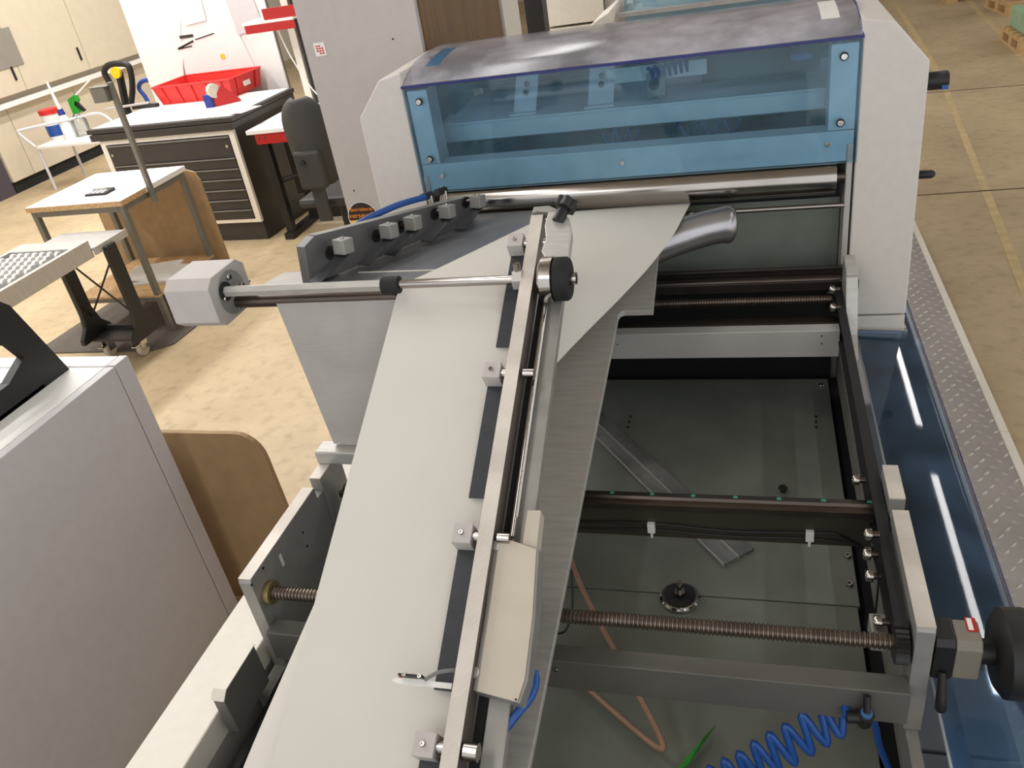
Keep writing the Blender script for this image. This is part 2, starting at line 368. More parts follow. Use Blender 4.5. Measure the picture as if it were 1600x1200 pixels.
for px, py in ((691, 275), (972, 255), (1294, 226)): inst('pane_screw', BOLT_R, fm, at(px, py, 1, HY - 0.003), (0, -1, 0), 0.65)
# inside the hood
box('inner_beam', M_HF, fm, -0.955, 0.244, 2.50, 2.56, 1.457, 1.512, 0.002)
box('inner_beam_lip', M_HF, fm, -0.955, 0.244, 2.49, 2.62, 1.511, 1.517, 0.001)
box('inner_tray', M_HF, fm, -0.955, 0.244, 2.62, 2.95, 1.49, 1.505, 0.001)
box('inner_back_plate', mat('inner_grey_plate', (190, 190, 190), 0.5, 0.2, 0.1, 6), fm, -0.955, 0.244, 3.02, 3.04, 1.2, 1.62, 0.001)
box('inner_low_tray', M_ALU_D, fm, -0.955, 0.244, 2.47, 3.0, 1.365, 1.375, 0.001)
cyl('cross_shaft', M_DSTEEL, fm, (-0.95, 2.78, 1.57), (0.244, 2.78, 1.57), 0.012)
box('cross_rail', M_DSTEEL, fm, -0.95, 0.244, 2.80, 2.83, 1.585, 1.605, 0.001)
box('low_dark_rail', M_DARK, fm, -0.9, 0.2, 2.66, 2.69, 1.376, 1.405, 0.001)
for px, w_ in ((818, 0.072), (938, 0.078)):
    q = at(px, 182, 1, 2.52); x = q.x
    pl = MB().hexa([(x - w_ / 2, 2.54, 1.518), (x + w_ / 2, 2.54, 1.518), (x + w_ / 2, 2.546, 1.518), (x - w_ / 2, 2.546, 1.518),
                    (x - w_ / 2, 2.66, 1.633), (x + w_ / 2, 2.66, 1.633), (x + w_ / 2, 2.666, 1.633), (x - w_ / 2, 2.666, 1.633)]).build('bracket_plate', M_HF, fm)
    box('bracket_foot', M_HF, pl, x - w_ / 2 - 0.006, x + w_ / 2 + 0.006, 2.515, 2.545, 1.5175, 1.5215, 0)
    nv = Vector((0, -0.675, 0.737))
    for k in (0.42, 0.62): inst('bracket_screw', BOLT, pl, Vector((x, 2.54 + 0.12 * k, 1.518 + 0.11 * k)), nv, 1.0)
q = at(1022, 132, 1, 2.53)
cl = box('clear_clamp_block', M_CLEAR, fm, q.x - 0.025, q.x + 0.03, 2.55, 2.59, 1.518, q.z + 0.025)
cyl('clamp_knob', M_BLACK, cl, (q.x, 2.55, q.z), (q.x, 2.53, q.z), 0.016)
q = at(1250, 92, 1, 2.5)
dw = box('dark_drive_housing', M_DARK, fm, q.x - 0.27, 0.19, 2.615, 2.74, 1.535, 1.655)
kn = cyl('adjusting_knob', M_BLACK, dw, (q.x - 0.005, 2.62, q.z), (q.x + 0.006, 2.55, q.z - 0.004), 0.024)
MB().box(q.x - 0.022, q.x + 0.034, 2.546, 2.552, q.z - 0.012, q.z + 0.004).build('knob_marker', M_BLUE, kn)
tube('inner_coil_hose', mat('dark_blue_hose', (22, 52, 140), 0.35, 0, 0.05, 10), fm, coil(at(1014, 116, 1, 2.50), at(1076, 100, 1, 2.53), 0.017, 7, 0.005), 0.0045, 8)
for x0, x1, tn in ((-0.45, -0.33, 3), (-0.22, -0.03, 3)):
    tube('inner_low_coil_hose', M_BLUE, fm, coil((x0, 2.56, 1.415), (x1, 2.56, 1.42), 0.024, tn, 0.005), 0.0035, 8)
w0 = at(948, 132, 1, 2.60); w1 = at(1104, 92, 1, 2.60)
box('white_inner_cover', M_LAM, fm, w0.x, w1.x, 2.60, 2.612, w0.z, w1.z, 0.001)
# black handles on the right cover
hk = MB().rings([((0.43, 2.5, 1.505), 0.022), ((0.47, 2.5, 1.505), 0.024), ((0.502, 2.5, 1.505), 0.024), ((0.506, 2.5, 1.505), 0.021)], 24).build('side_knob', M_BLACK, fm, smooth=True)
MB().box(0.488, 0.5045, 2.4765, 2.484, 1.485, 1.497).build('blue_knob_mark', M_BLUE, hk)
MB().rings([((0.43, 2.5, 1.247), 0.008), ((0.455, 2.5, 1.247), 0.009), ((0.46, 2.5, 1.247), 0.012), ((0.492, 2.5, 1.247), 0.012), ((0.5, 2.5, 1.247), 0.006)], 20).build('side_lever', M_BLACK, fm, smooth=True)

# ================================================================== FRAME WITH LEAD SCREWS
fr = thing('spindle_frame', 'grey metal frame with two lead screws, cross beams and a sunken dark bed', 'machine frame', (-0.35, 1.6, 0))
PX0, PX1 = -0.966, -0.938     # left plate
QX0, QX1 = 0.244, 0.272       # right plate
def side_plate(x0, x1, pts, name='side_plate', m_=M_ALU_D):
    o = MB().prism([(x0, y, z) for y, z in pts], (x1 - x0, 0, 0)).build(name, m_, fr, 0.0015); return o
def plate_set(x0, x1, near):
    side_plate(x0, x1, [(near, 0.80), (1.262, 0.80), (1.262, 1.044), (near + 0.005, 1.044), (near, 1.036)])
    MB().box(x0, x1, near + 0.003, 1.26, 1.0435, 1.0455).build('sawn_plate_edge', M_SAWN, fr)
    box('low_connector_plate', M_ALU_D, fr, x0 + 0.002, x1 - 0.002, 1.262, 1.293, 0.80, 1.012)
    side_plate(x0, x1, [(1.293, 0.80), (1.395, 0.80), (1.395, 1.044), (1.293, 1.044)], 'rear_block')
    MB().box(x0, x1, 1.2935, 1.3945, 1.0435, 1.0455).build('sawn_plate_edge', M_SAWN, fr)
plate_set(PX0, PX1, 0.974); plate_set(QX0, QX1, 0.981)
box('left_lower_plate', M_ALU_D, fr, PX0, PX1, 0.9, 1.0, 0.70, 0.80)
side_plate(QX0, QX1 + 0.002, [(2.05, 0.86), (2.26, 0.86), (2.26, 1.115), (2.235, 1.115), (2.165, 1.10), (2.165, 1.09), (2.10, 0.95), (2.05, 0.9)], 'far_side_plate', M_ALU)
side_plate(PX0, PX1, [(2.05, 0.86), (2.26, 0.86), (2.26, 1.10), (2.16, 1.10), (2.10, 0.95), (2.05, 0.9)], 'far_side_plate', M_ALU)
box('right_low_side_rail', M_ALU_D, fr, QX0 + 0.004, QX1 - 0.004, 0.3, 2.3, 0.70, 0.80)
# lead screws with threads
def lead_screw(y, z, x0, x1, r_, pitch):
    prn = []; x = x0
    while x < x1:
        prn += [((x, y, z), r_ * 0.80), ((x + pitch * 0.25, y, z), r_), ((x + pitch * 0.6, y, z), r_), ((x + pitch * 0.85, y, z), r_ * 0.80)]; x += pitch
    return MB().rings(prn, 16).build('lead_screw', M_SCREW, fr, smooth=True)
ls = lead_screw(1.008, 0.98, PX1, 0.222, 0.0135, 0.0075); lead_screw(2.25, 0.985, -0.9, 0.24, 0.013, 0.0075)
cyl('bearing_ring', mat('brass_bearing', (150, 136, 96), 0.4, 0.7, 0.1, 20), fr, (PX1, 1.008, 0.98), (PX1 + 0.014, 1.008, 0.98), 0.024)
# toothed belt: two runs plus pulleys
belt_x0, belt_x1 = 0.219, 0.239
bm_ = MB().hexa([(belt_x0, 1.008, 1.012), (belt_x1, 1.008, 1.012), (belt_x1, 1.008, 1.017), (belt_x0, 1.008, 1.017),
                 (belt_x0 + 0.004, 2.25, 1.017), (belt_x1 + 0.004, 2.25, 1.017), (belt_x1 + 0.004, 2.25, 1.022), (belt_x0 + 0.004, 2.25, 1.022)]) \
    .hexa([(belt_x0, 1.008, 0.943), (belt_x1, 1.008, 0.943), (belt_x1, 1.008, 0.948), (belt_x0, 1.008, 0.948),
           (belt_x0 + 0.004, 2.25, 0.948), (belt_x1 + 0.004, 2.25, 0.948), (belt_x1 + 0.004, 2.25, 0.953), (belt_x0 + 0.004, 2.25, 0.953)])
bl = bm_.build('drive_belt', M_RUBBER, fr)
MB().box(belt_x1 + 0.0005, QX0 - 0.0005, 1.25, 2.15, 0.90, 1.010).build('belt_guard_strip', M_BLACK, fr)
for y, z in ((1.008, 0.98), (2.25, 0.985)):
    prr = []
    n = 48; vs = []; 
    poly = [(belt_x0, y + (0.035 if i % 2 else 0.031) * math.cos(2 * math.pi * i / n), z + (0.035 if i % 2 else 0.031) * math.sin(2 * math.pi * i / n)) for i in range(n)]
    MB().prism(poly, (belt_x1 - belt_x0, 0, 0)).build('belt_pulley', M_BLACK, fr)
# front beam, mid beam with rail, far beams
box('front_beam', mat('shade_toned_beam', (116, 113, 108), 0.45, 0.4, 0.08, 8), fr, PX1, QX0, 0.958, 0.996, 0.842, 0.917, 0.0015)  # front beam colour toned down to hold the shade on its face
box('mid_beam', mat('oily_brown_beam', (84, 76, 66), 0.4, 0.6, 0.12, 6, 0.05), fr, PX1 + 0.02, 0.228, 1.333, 1.36, 0.885, 0.972, 0.001)
rl = MB().prism([(PX1 + 0.02, 1.316, 0.972), (PX1 + 0.02, 1.36, 0.972), (PX1 + 0.02, 1.36, 0.984), (PX1 + 0.02, 1.342, 0.988), (PX1 + 0.02, 1.338, 0.983), (PX1 + 0.02, 1.326, 0.983), (PX1 + 0.02, 1.322, 0.988), (PX1 + 0.02, 1.316, 0.986)], (1.178, 0, 0)).build('linear_rail', M_DSTEEL, fr)
for k in range(14):
    x = PX1 + 0.06 + k * 0.0845
    cyl('rail_hole_cap', M_GREENM, rl, (x, 1.351, 0.9855), (x, 1.351, 0.9868), 0.005, n=12)
box('far_rail_top', M_DSTEEL, fr, PX1, 0.286, 2.312, 2.33, 1.03, 1.055, 0.001)
box('far_rail', M_DSTEEL, fr, PX1, 0.290, 2.265, 2.31, 1.005, 1.035, 0.002)
cyl('far_round_rail', M_DSTEEL, fr, (PX1, 2.275, 1.036), (0.24, 2.275, 1.036), 0.010)
box('far_rail_foot', M_DSTEEL, fr, 0.205, 0.243, 2.265, 2.325, 0.95, 1.0, 0.002)
box('far_dark_beam', M_DSTEEL, fr, PX1, 0.236, 2.165, 2.20, 0.90, 0.955, 0.002)
box('far_cross_beam', mat('bright_cross_beam', (200, 196, 192), 0.34, 0.35, 0.12, 3, 0.05), fr, PX1, 0.225, 2.06, 2.10, 0.905, 0.985, 0.001)
for px, py in ((1284, 525), (1284, 537), (965, 538)):
    p = at(px, py, 1, 2.06); cyl('beam_screw_hole', M_DARK, fr, p, p + Vector((0, -0.001, 0)), 0.0022, n=10)
p = at(869 + 0, 1045, 1, 0.958); inst('beam_screw', BOLT_S, fr, p, (0, -1, 0), 0.8)
# bed plates and dark sides
bed = box('bed_plate', M_GREEN_G, fr, -0.90, 0.229, 1.40, 2.36, 0.635, 0.65)
bed2 = box('bed_plate', M_GREEN_G, fr, -0.90, 0.224, 0.2, 1.398, 0.632, 0.648)
box('bed_pan', M_DARK, fr, -0.94, 0.30, 0.0, 2.42, 0.05, 0.62)
box('left_side_wall', M_DARK, fr, -0.935, -0.915, 0.2, 2.3, 0.62, 0.80)
box('right_side_wall', M_DARK, fr, 0.262, 0.2675, 0.1, 2.3, 0.3, 0.79)
for x0 in (-0.90, 0.2):
    box('frame_foot', M_DARK, fr, x0, x0 + 0.1, 0.3, 0.4, 0.0, 0.05)
for px, py in ((1324, 871), (1327, 915), (1283, 604)): inst('bed_screw', BOLT, bed, at(px, py, 2, 0.649), (0, 0, 1), 0.9)
for bx in (985, 1275):
    for k in range(3):
        p = at(bx + (0 if bx > 1000 else -2 * k), 651 + k * 8.5, 2, 0.6505)
        MB().prism([p + Vector((-0.006, 0.005, 0)), p + Vector((0, -0.007, 0)), p + Vector((0.006, 0.005, 0))], (0, 0, 0.0006)).build('arrow_mark', M_BLACK, bed)
# bolts along the belt side
for px, py in ((1342, 750), (1362, 835), (1360, 866), (1364, 900), (1377, 972), (1304, 452), (1305, 480)):
    p = at(px, py, 0, 0.205); inst('plate_bolt', BOLT, fr, p, (-1, 0, 0), 1.2)
    cyl('bolt_spacer', M_DSTEEL, fr, p, p + Vector((0.013, 0, 0)), 0.006, n=12)
box('pulley_block', M_ALU_D, fr, 0.19, 0.216, 1.03, 1.075, 0.93, 0.972)
# white rail at left and its bracket
rw = box('cream_side_rail', M_CREAM, fr, -1.093, -0.978, -0.2, 2.3, 0.80, 0.862, 0.003)
box('rail_skirt', M_GREYP, fr, -1.088, -0.983, -0.2, 2.3, 0.05, 0.80)
bk = MB().prism([(-0.966, 0.80, 0.915), (-0.966, 0.815, 0.925), (-0.966, 0.92, 0.925), (-0.966, 0.92, 0.82), (-0.966, 0.80, 0.82)], (0.026, 0, 0)).build('bracket_body', MATS['shade_toned_beam'], fr, 0.002)
MB().prism([(-0.967, 0.797, 0.913), (-0.967, 0.814, 0.9265), (-0.967, 0.921, 0.9265), (-0.967, 0.921, 0.9245), (-0.967, 0.815, 0.9245), (-0.967, 0.799, 0.911)], (0.028, 0, 0)).build('bracket_cap', M_CREAM, fr)
box('slot_opening', M_CREAM, fr, PX1, PX1 + 0.0015, 1.075, 1.083, 0.985, 1.015, 0.0005)
for px, py in ((393, 914), (411, 888), (473, 832), (480, 853)):
    p = at(px, py, 0, PX1 + 0.0005); cyl('plate_hole', M_DARK, fr, p, p + Vector((0.001, 0, 0)), 0.003, n=10)
# cable clips and cables on the mid beam
for px, py in ((1018, 822), (1265, 835)):
    p = at(px, py, 1, 1.332); c = box('cable_clip', M_LAM, fr, p.x - 0.008, p.x + 0.008, 1.322, 1.333, p.z - 0.012, p.z + 0.012, 0.001)
    cyl('clip_tail', M_LAM, c, (p.x, 1.326, p.z - 0.012), (p.x, 1.326, p.z - 0.026), 0.003)
tube('thin_cable', M_BLACK, fr, spline([at(x, y, 1, 1.330) for x, y in ((905, 815), (1018, 818), (1140, 830), (1265, 833), (1310, 836), (1350, 858))], 6), 0.0022, 6)
tube('thin_cable', M_BLACK, fr, spline([at(x, y, 1, 1.330) for x, y in ((903, 826), (1018, 828), (1140, 838), (1265, 842), (1345, 852))], 6), 0.0018, 6)
tube('side_cable', M_BLACK, fr, spline([at(x, y, 0, 0.212) for x, y in ((1362, 855), (1372, 905), (1368, 960), (1372, 990))], 6), 0.0022, 6)

box('unseen_light_blocker', M_WHITE, fr, -0.975, 0.27, -0.1, 0.24, 0.05, 1.08, 0.004)  # unseen block added to shade the front beam and lower frame
# ================================================================== HANDWHEEL WITH POSITION INDICATOR
hw = thing('handwheel', 'black handwheel with grey position indicator on the right end of the near lead screw', 'handwheel', (0.36, 1.0, 0.98))
def octprism(x0, x1, y, z, a, b, m_, name, par, ch=0.35):
    c = a * ch; e = b * ch
    return MB().prism([(x0, y - a + c, z - b), (x0, y + a - c, z - b), (x0, y + a, z - b + e), (x0, y + a, z + b - e), (x0, y + a - c, z + b), (x0, y - a + c, z + b), (x0, y - a, z + b - e), (x0, y - a, z - b + e)], (x1 - x0, 0, 0)).build(name, m_, par, 0.002)
octprism(0.274, 0.302, 1.008, 0.975, 0.03, 0.046, M_BLACK, 'clamp_ring', hw, 0.25)
MB().rings([((0.288, 0.978, 0.955), 0.006), ((0.288, 0.962, 0.915), 0.008), ((0.288, 0.955, 0.895), 0.009), ((0.288, 0.953, 0.89), 0.006)], 14).build('clamp_lever', M_BLACK, hw, smooth=True)
ind = octprism(0.303, 0.34, 1.008, 0.975, 0.03, 0.044, mat('indicator_grey', (126, 120, 108), 0.5, 0, 0.04, 10), 'position_indicator', hw, 0.3)
wn = MB().box(0.322, 0.337, 1.006, 1.034, 1.019, 1.0205).build('indicator_window', M_REDP, ind)
MB().box(0.324, 0.331, 1.008, 1.032, 1.0206, 1.021).build('digit_strip', M_LAM, ind)
cyl('shaft_collar', M_BLACK, hw, (0.34, 1.008, 0.975), (0.364, 1.008, 0.975), 0.02)
MB().rings([((0.362 + a_, 1.008, 0.975), r_) for a_, r_ in ((0, 0.028), (0.003, 0.058), (0.012, 0.070), (0.042, 0.072), (0.058, 0.068), (0.063, 0.059), (0.051, 0.052), (0.045, 0.02))], 40).build('wheel_rim', M_BLACK, hw, smooth=True)
cyl('wheel_handle', M_BLACK, hw, (0.405, 1.04, 1.02), (0.46, 1.04, 1.02), 0.011)

# ================================================================== RIBBED TABLE WITH SUPPORT PANEL
def tz(y): return 1.442 - 0.16 * (y - 1.36)
tb = thing('former_table', 'grey ribbed sloping table with tall grey front panel, left of the aluminium bar', 'machine table', (-0.7, 1.7, 0.8))
shp = [(-1.105, 1.487), (-0.712, 1.487), (-0.68, 1.60), (-0.63, 1.80), (-0.57, 2.02), (-0.50, 2.29), (-1.02, 2.29)]
MB().prism([(x, y, tz(y) - 0.012) for x, y in shp], (0, 0, 0.006)).build('table_sheet', M_RIB, tb)
MB().hexa([(-1.10, 1.492, tz(1.492) - 0.022), (-0.98, 1.492, tz(1.492) - 0.022), (-0.96, 1.66, tz(1.66) - 0.02), (-1.11, 1.66, tz(1.66) - 0.02),
           (-1.10, 1.492, tz(1.492)), (-0.98, 1.492, tz(1.492)), (-0.96, 1.66, tz(1.66)), (-1.11, 1.66, tz(1.66))]).build('table_corner_plate', M_ALU_D, tb, 0.001)
MB().hexa([(-0.90, 1.642, tz(1.642) - 0.008), (-0.70, 1.632, tz(1.632) - 0.008), (-0.70, 1.638, tz(1.638) - 0.008), (-0.90, 1.648, tz(1.648) - 0.008),
           (-0.90, 1.642, tz(1.642) - 0.004), (-0.70, 1.632, tz(1.632) - 0.004), (-0.70, 1.638, tz(1.638) - 0.004), (-0.90, 1.648, tz(1.648) - 0.004)]).build('sheet_joint', M_CREAM, tb)
MB().prism([(-1.02, 1.460, 1.405), (-0.70, 1.460, 1.405), (-0.69, 1.425, 1.28), (-0.68, 1.372, 1.085), (-0.928, 1.372, 1.085)], (0, 0.012, -0.002)).build('front_panel', M_RIBP, tb, 0.001)
box('panel_foot', M_ALU, tb, -0.968, -0.60, 1.345, 1.392, 1.046, 1.080, 0.003)
cyl('nose_bar', M_DSTEEL, tb, (-1.128, 1.475, 1.406), (-0.70, 1.475, 1.406), 0.0145)
box('white_plate_under_table', M_CREAM, tb, -0.925, -0.55, 1.42, 1.7, 0.80, 0.84)
# ------------------------------------------------------------------ upper rod with octagonal end block
rd = thing('support_rod', 'steel support rod with grey eight-sided end block, crossing above the paper', 'rod', (-0.9, 1.43, 1.4))
oc = octprism(-1.245, -1.13, 1.470, 1.433, 0.075, 0.058, M_GREYP, 'end_block', rd, 0.32)
MB().cyl((-1.13, 1.470, 1.433), (-1.127, 1.470, 1.433), 0.050, n=32).build('round_flange', M_ALU_D, oc, smooth=True)
for ay, az in ((-0.036, 0.0), (0.036, 0.0), (0.0, 0.036), (0.0, -0.036)): inst('flange_bolt', BOLT, oc, (-1.127, 1.470 + ay, 1.433 + az), (1, 0, 0), 0.75)
MB().cyl((-1.127, 1.445, 1.446), (-1.124, 1.445, 1.446), 0.022, n=24).build('socket_hole', M_DARK, oc, smooth=True)
MB().rings([((-1.127, 1.445, 1.446), 0.0125), ((-0.725, 1.445, 1.446), 0.0125)], 6).build('thick_rod', M_ALU, rd, smooth=False)
cyl('thin_rod', M_STEEL, rd, (-0.725, 1.445, 1.447), (-0.452, 1.445, 1.447), 0.0095)
cyl('rubber_sleeve', M_RUBBER, rd, (-0.742, 1.445, 1.446), (-0.705, 1.445, 1.446), 0.0185)
cyl('clamp_nut', M_ALU, rd, (-0.456, 1.445, 1.447), (-0.436, 1.445, 1.447), 0.021, n=6)
cyl('clamp_screw', M_STEEL, rd, (-0.446, 1.445, 1.462), (-0.446, 1.445, 1.482), 0.007)

# ================================================================== ALUMINIUM FORMER BAR
DD = Vector((-0.0191, 1.0, 0.4626))                # bar direction per metre of Y
P0 = Vector((-0.46457621, 1.52320743, 1.5))
NB = Vector((1, 0, 0)).cross(DD).normalized()      # bar plane normal (upwards)
if NB.z < 0: NB = -NB
TB = DD.normalized()
def bp(px, py, off=0.0):
    """point on the sloping bar plane, lifted by off along its normal"""
    c = ((px - 800) / F_PX, (py - 600) / F_PX, 1.0)
    v = Vector([sum(RM[i][j] * c[i] for i in range(3)) for j in range(3)])
    return CAM + v * (((P0 - CAM).dot(NB) + off) / v.dot(NB))
def bl_pt(x, y, off):       # x measured at world, y along, off along the normal
    base = P0 + DD * (y - P0.y); return Vector((x, base.y, base.z)) + NB * off
gb = thing('former_bar', 'long sloping aluminium guide bar with clamp blocks and grey base plate, over the paper', 'machine bar', (-0.4, 1.1, 1.0))
def bar_box(name, m_, par, xa, xb, ya, yb, o0, o1, bevel=0.0015, dx=-0.0225):
    """box that follows the slope; dx = sideways drift per metre of y"""
    P = []
    for off in (o0, o1):
        for (x, y) in ((xa, ya), (xb, ya), (xb, yb), (xa, yb)): P.append(bl_pt(x + dx * (y - 1.1), y, off))
    return MB().hexa(P).build(name, m_, par, bevel)
bar = bar_box('bar_plate', mat('bar_side_metal', (128, 118, 110), 0.4, 0.6, 0.08, 10), gb, -0.4298, -0.4040, 0.50, 1.592, -0.046, -0.0012)
bar_box('sawn_bar_edge', M_SAWN, bar, -0.4298, -0.4040, 0.50, 1.585, -0.0012, 0, 0)
bar_box('edge_strip', M_DSTEEL, gb, -0.4365, -0.4302, 0.50, 1.25, -0.046, -0.036, 0)
bar_box('slide_channel', M_DARK, gb, -0.402, -0.388, 0.50, 1.5, -0.052, -0.046, 0)
bar_box('slide_rail', M_ALU_D, gb, -0.386, -0.352, 0.50, 1.48, -0.066, -0.046)
MB().cyl(bl_pt(-0.3905 + 0.0, 1.46, -0.034), bl_pt(-0.3905 + 0.012, 0.95, -0.034), 0.0055, n=16).build('slide_shaft', M_CHROME, gb, smooth=True)
# base plate (gently sloping) with tab
def bz(y): return 1.180 - 0.1605 * (1.83 - y)
def plate_poly(pts): return [(x, y, bz(y)) for x, y in pts]
basep = MB().prism(plate_poly([(-0.47, 0.42), (-0.318, 0.42), (-0.318, 1.808), (-0.314, 1.820), (-0.305, 1.825), (-0.234, 1.825), (-0.244, 2.15), (-0.47, 2.15)]), (0, 0, -0.014)).build('base_plate', M_ALU, gb, 0.001)
for px, py in ((878, 819), (884, 821)): inst('plate_dimple', BOLT_S, basep, Vector((at(px, py, 0, -0.345).x, at(px, py, 0, -0.345).y, bz(at(px, py, 0, -0.345).y) - 0.004)), (0, 0, 1), 0.6)
box('base_carrier', M_DARK, gb, -0.44, -0.36, 0.985, 1.03, 0.94, bz(1.0) - 0.013)
box('base_carrier', M_DARK, gb, -0.468, -0.43, 2.0, 2.12, 0.95, bz(2.03) - 0.013)
box('bar_riser', M_DARK, gb, -0.372, -0.355, 0.92, 0.98, bz(0.95) - 0.005, 1.165)
box('bar_riser', M_DARK, gb, -0.372, -0.355, 0.44, 0.50, bz(0.47) - 0.005, 0.955)
# clamp blocks with spring strips and round posts
for k in range(4):
    y = 1.5232 - 0.2918 * k; x = P0.x + 0.0056 * k
    blk = MB().hexa([bl_pt(x - 0.0165, y - 0.0155, -0.033), bl_pt(x + 0.0165, y - 0.0155, -0.033), bl_pt(x + 0.0165, y + 0.0155, -0.033), bl_pt(x - 0.0165, y + 0.0155, -0.033),
                     bl_pt(x - 0.0165, y - 0.0155, 0.002), bl_pt(x + 0.0165, y - 0.0155, 0.002), bl_pt(x + 0.0165, y + 0.0155, 0.002), bl_pt(x - 0.0165, y + 0.0155, 0.002)]).build('clamp_block', M_GREYP, gb, 0.0015)
    inst('block_screw', BOLT_S, blk, bl_pt(x - 0.001, y, 0.0015), NB, 0.8)
    cyl('block_post', M_STEEL, gb, bl_pt(x + 0.016, y, -0.012), bl_pt(x + 0.044, y, -0.012), 0.009)
    cyl('post_end', M_STEEL, gb, bl_pt(x + 0.058, y, -0.012), bl_pt(x + 0.078, y, -0.012), 0.013 if k == 3 else 0.009)
    MB().hexa([bl_pt(x - 0.013, y - 0.215, -0.047), bl_pt(x + 0.022, y - 0.215, -0.047), bl_pt(x + 0.022, y - 0.01, -0.030), bl_pt(x - 0.013, y - 0.01, -0.030),
               bl_pt(x - 0.013, y - 0.215, -0.0455), bl_pt(x + 0.022, y - 0.215, -0.0455), bl_pt(x + 0.022, y - 0.01, -0.0285), bl_pt(x - 0.013, y - 0.01, -0.0285)]).build('spring_strip', M_NAVY, gb)
# end clamp, star knob, pulley wheel
ec = MB().prism([bp(px, py, 0.012) for px, py in ((857, 331), (871, 329), (889, 340), (893, 362), (888, 404), (851, 401), (846, 392), (853, 372), (851, 352))], NB * -0.02).build('end_clamp_plate', M_ALU, gb, 0.0015)
MB().prism([bp(px, py, 0.004) for px, py in ((831, 333), (834, 323), (858, 321), (874, 328), (858, 331), (840, 330))], NB * -0.02).build('end_hook', M_ALU_D, gb, 0.001)
kc = bp(881, 327, 0.02)
star = []
for i in range(24):
    a = 2 * math.pi * i / 24; rr = 0.021 + 0.003 * math.cos(6 * a); star.append((math.cos(a) * rr, math.sin(a) * rr))
u_ = Vector((0.9, 0.1, 0.35)).normalized(); ka = (Vector((0.35, 0.75, 0.55))).normalized(); u_ = (u_ - ka * u_.dot(ka)).normalized(); w_ = ka.cross(u_)
MB().prism([kc + u_ * a + w_ * b for a, b in star], ka * 0.022).build('star_knob', M_BLACK, gb, 0.002)
cyl('knob_stem', M_BLACK, gb, kc - ka * 0.03, kc, 0.012)
pc = bp(848, 437, -0.005); X_ = Vector((1, 0, 0))
MB().rings([(pc + X_ * -0.004, 0.036), (pc + X_ * 0.002, 0.045), (pc + X_ * 0.024, 0.045)], 36).build('steel_wheel', M_STEEL, gb, smooth=True)
MB().rings([(pc + X_ * 0.0245, 0.040), (pc + X_ * 0.028, 0.043), (pc + X_ * 0.050, 0.043), (pc + X_ * 0.055, 0.039)], 36).build('black_wheel', M_RUBBER, gb, smooth=True)
MB().rings([(pc + X_ * 0.055, 0.012), (pc + X_ * 0.068, 0.012), (pc + X_ * 0.0685, 0.006), (pc + X_ * 0.064, 0.0055)], 20).build('wheel_pin', M_STEEL, gb, smooth=True)
# beige cover box and block above it
cb = MB().prism([bp(px, py, -0.012) for px, py in ((782, 838), (838, 858), (832, 960), (820, 1060), (808, 1097), (745, 1080), (765, 950), (776, 870))], NB * -0.003).build('cover_lid', M_BEIGE, gb, 0.001)
MB().prism([bp(px, py, -0.0152) for px, py in ((776, 838), (842, 856), (836, 960), (825, 1062), (812, 1099), (738, 1078), (758, 950), (768, 872))], NB * -0.04).build('cover_housing', M_ALU_D, gb, 0.002)
MB().prism([bp(px, py, -0.022) for px, py in ((824, 797), (845, 797), (838, 860), (816, 850))], NB * -0.03).build('beige_block', M_BEIGE, gb, 0.001)
for px, py in ((776, 852), (741, 1050)):
    p = bp(px, py, -0.013); cyl('cover_lug', M_ALU, gb, p, p - NB * 0.012, 0.008)
p = bp(806, 1093, -0.0115); cyl('lid_rivet', M_DARK, cb, p, p + NB * 0.0006, 0.0016, n=8)

# ================================================================== PAPER WEB
web = thing('paper_web', 'wide white paper web running from the roller over the table and down under the bar', 'paper', (-0.55, 1.3, 0.9))
OFF = -0.050
Lc = [(-0.515, 2.335, 1.262), (-0.545, 2.18, 1.312), (-0.583, 2.02, 1.341), (-0.64, 1.80, 1.375), (-0.690, 1.60, 1.407), (-0.714, 1.52, 1.4200), (-0.720, 1.487, 1.4225), (-0.722, 1.46, 1.417), (-0.722, 1.43, 1.404)]
Rc = []
for px, py, z in ((1080, 315, 1.262), (1066, 342, 1.265), (1049, 372, 1.268), (1012, 420, 1.274), (965, 470, 1.283), (925, 510, 1.291), (890, 546, 1.30), (862, 574, 1.308)): Rc.append(at(px, py, 2, z))
# slope rows
slope_y = [1.38, 1.25, 1.1, 0.95, 0.8, 0.65, 0.5, 0.36]
LL = [Vector(p) for p in Lc]
for y in slope_y: LL.append(bl_pt(-0.722 + 0.022 * (1.38 - y), y, OFF))
RR = list(Rc)
RR.append(bl_pt(-0.385, 1.28, OFF - 0.012))
for y in slope_y: RR.append(bl_pt(-0.392 + 0.022 * (1.36 - y), y - 0.05, OFF - 0.004))
LLs = spline(LL, 4); RRs = spline(RR, 4)
n_ = min(len(LLs), len(RRs)); rows = []
for i in range(n_):
    a = LLs[i]; b = RRs[i]; row = []; u = min(1.0, i / 22.0); pp_ = 1.0 + 4.0 * u
    for k in range(25):
        t = k / 24; g = t ** pp_; row.append(Vector((a.x + (b.x - a.x) * t, a.y + (b.y - a.y) * g, a.z + (b.z - a.z) * g)))
    rows.append(row)
MB().grid(rows).build('web_sheet', M_PAPER, web, smooth=True, solid=0.0008)
fold = []
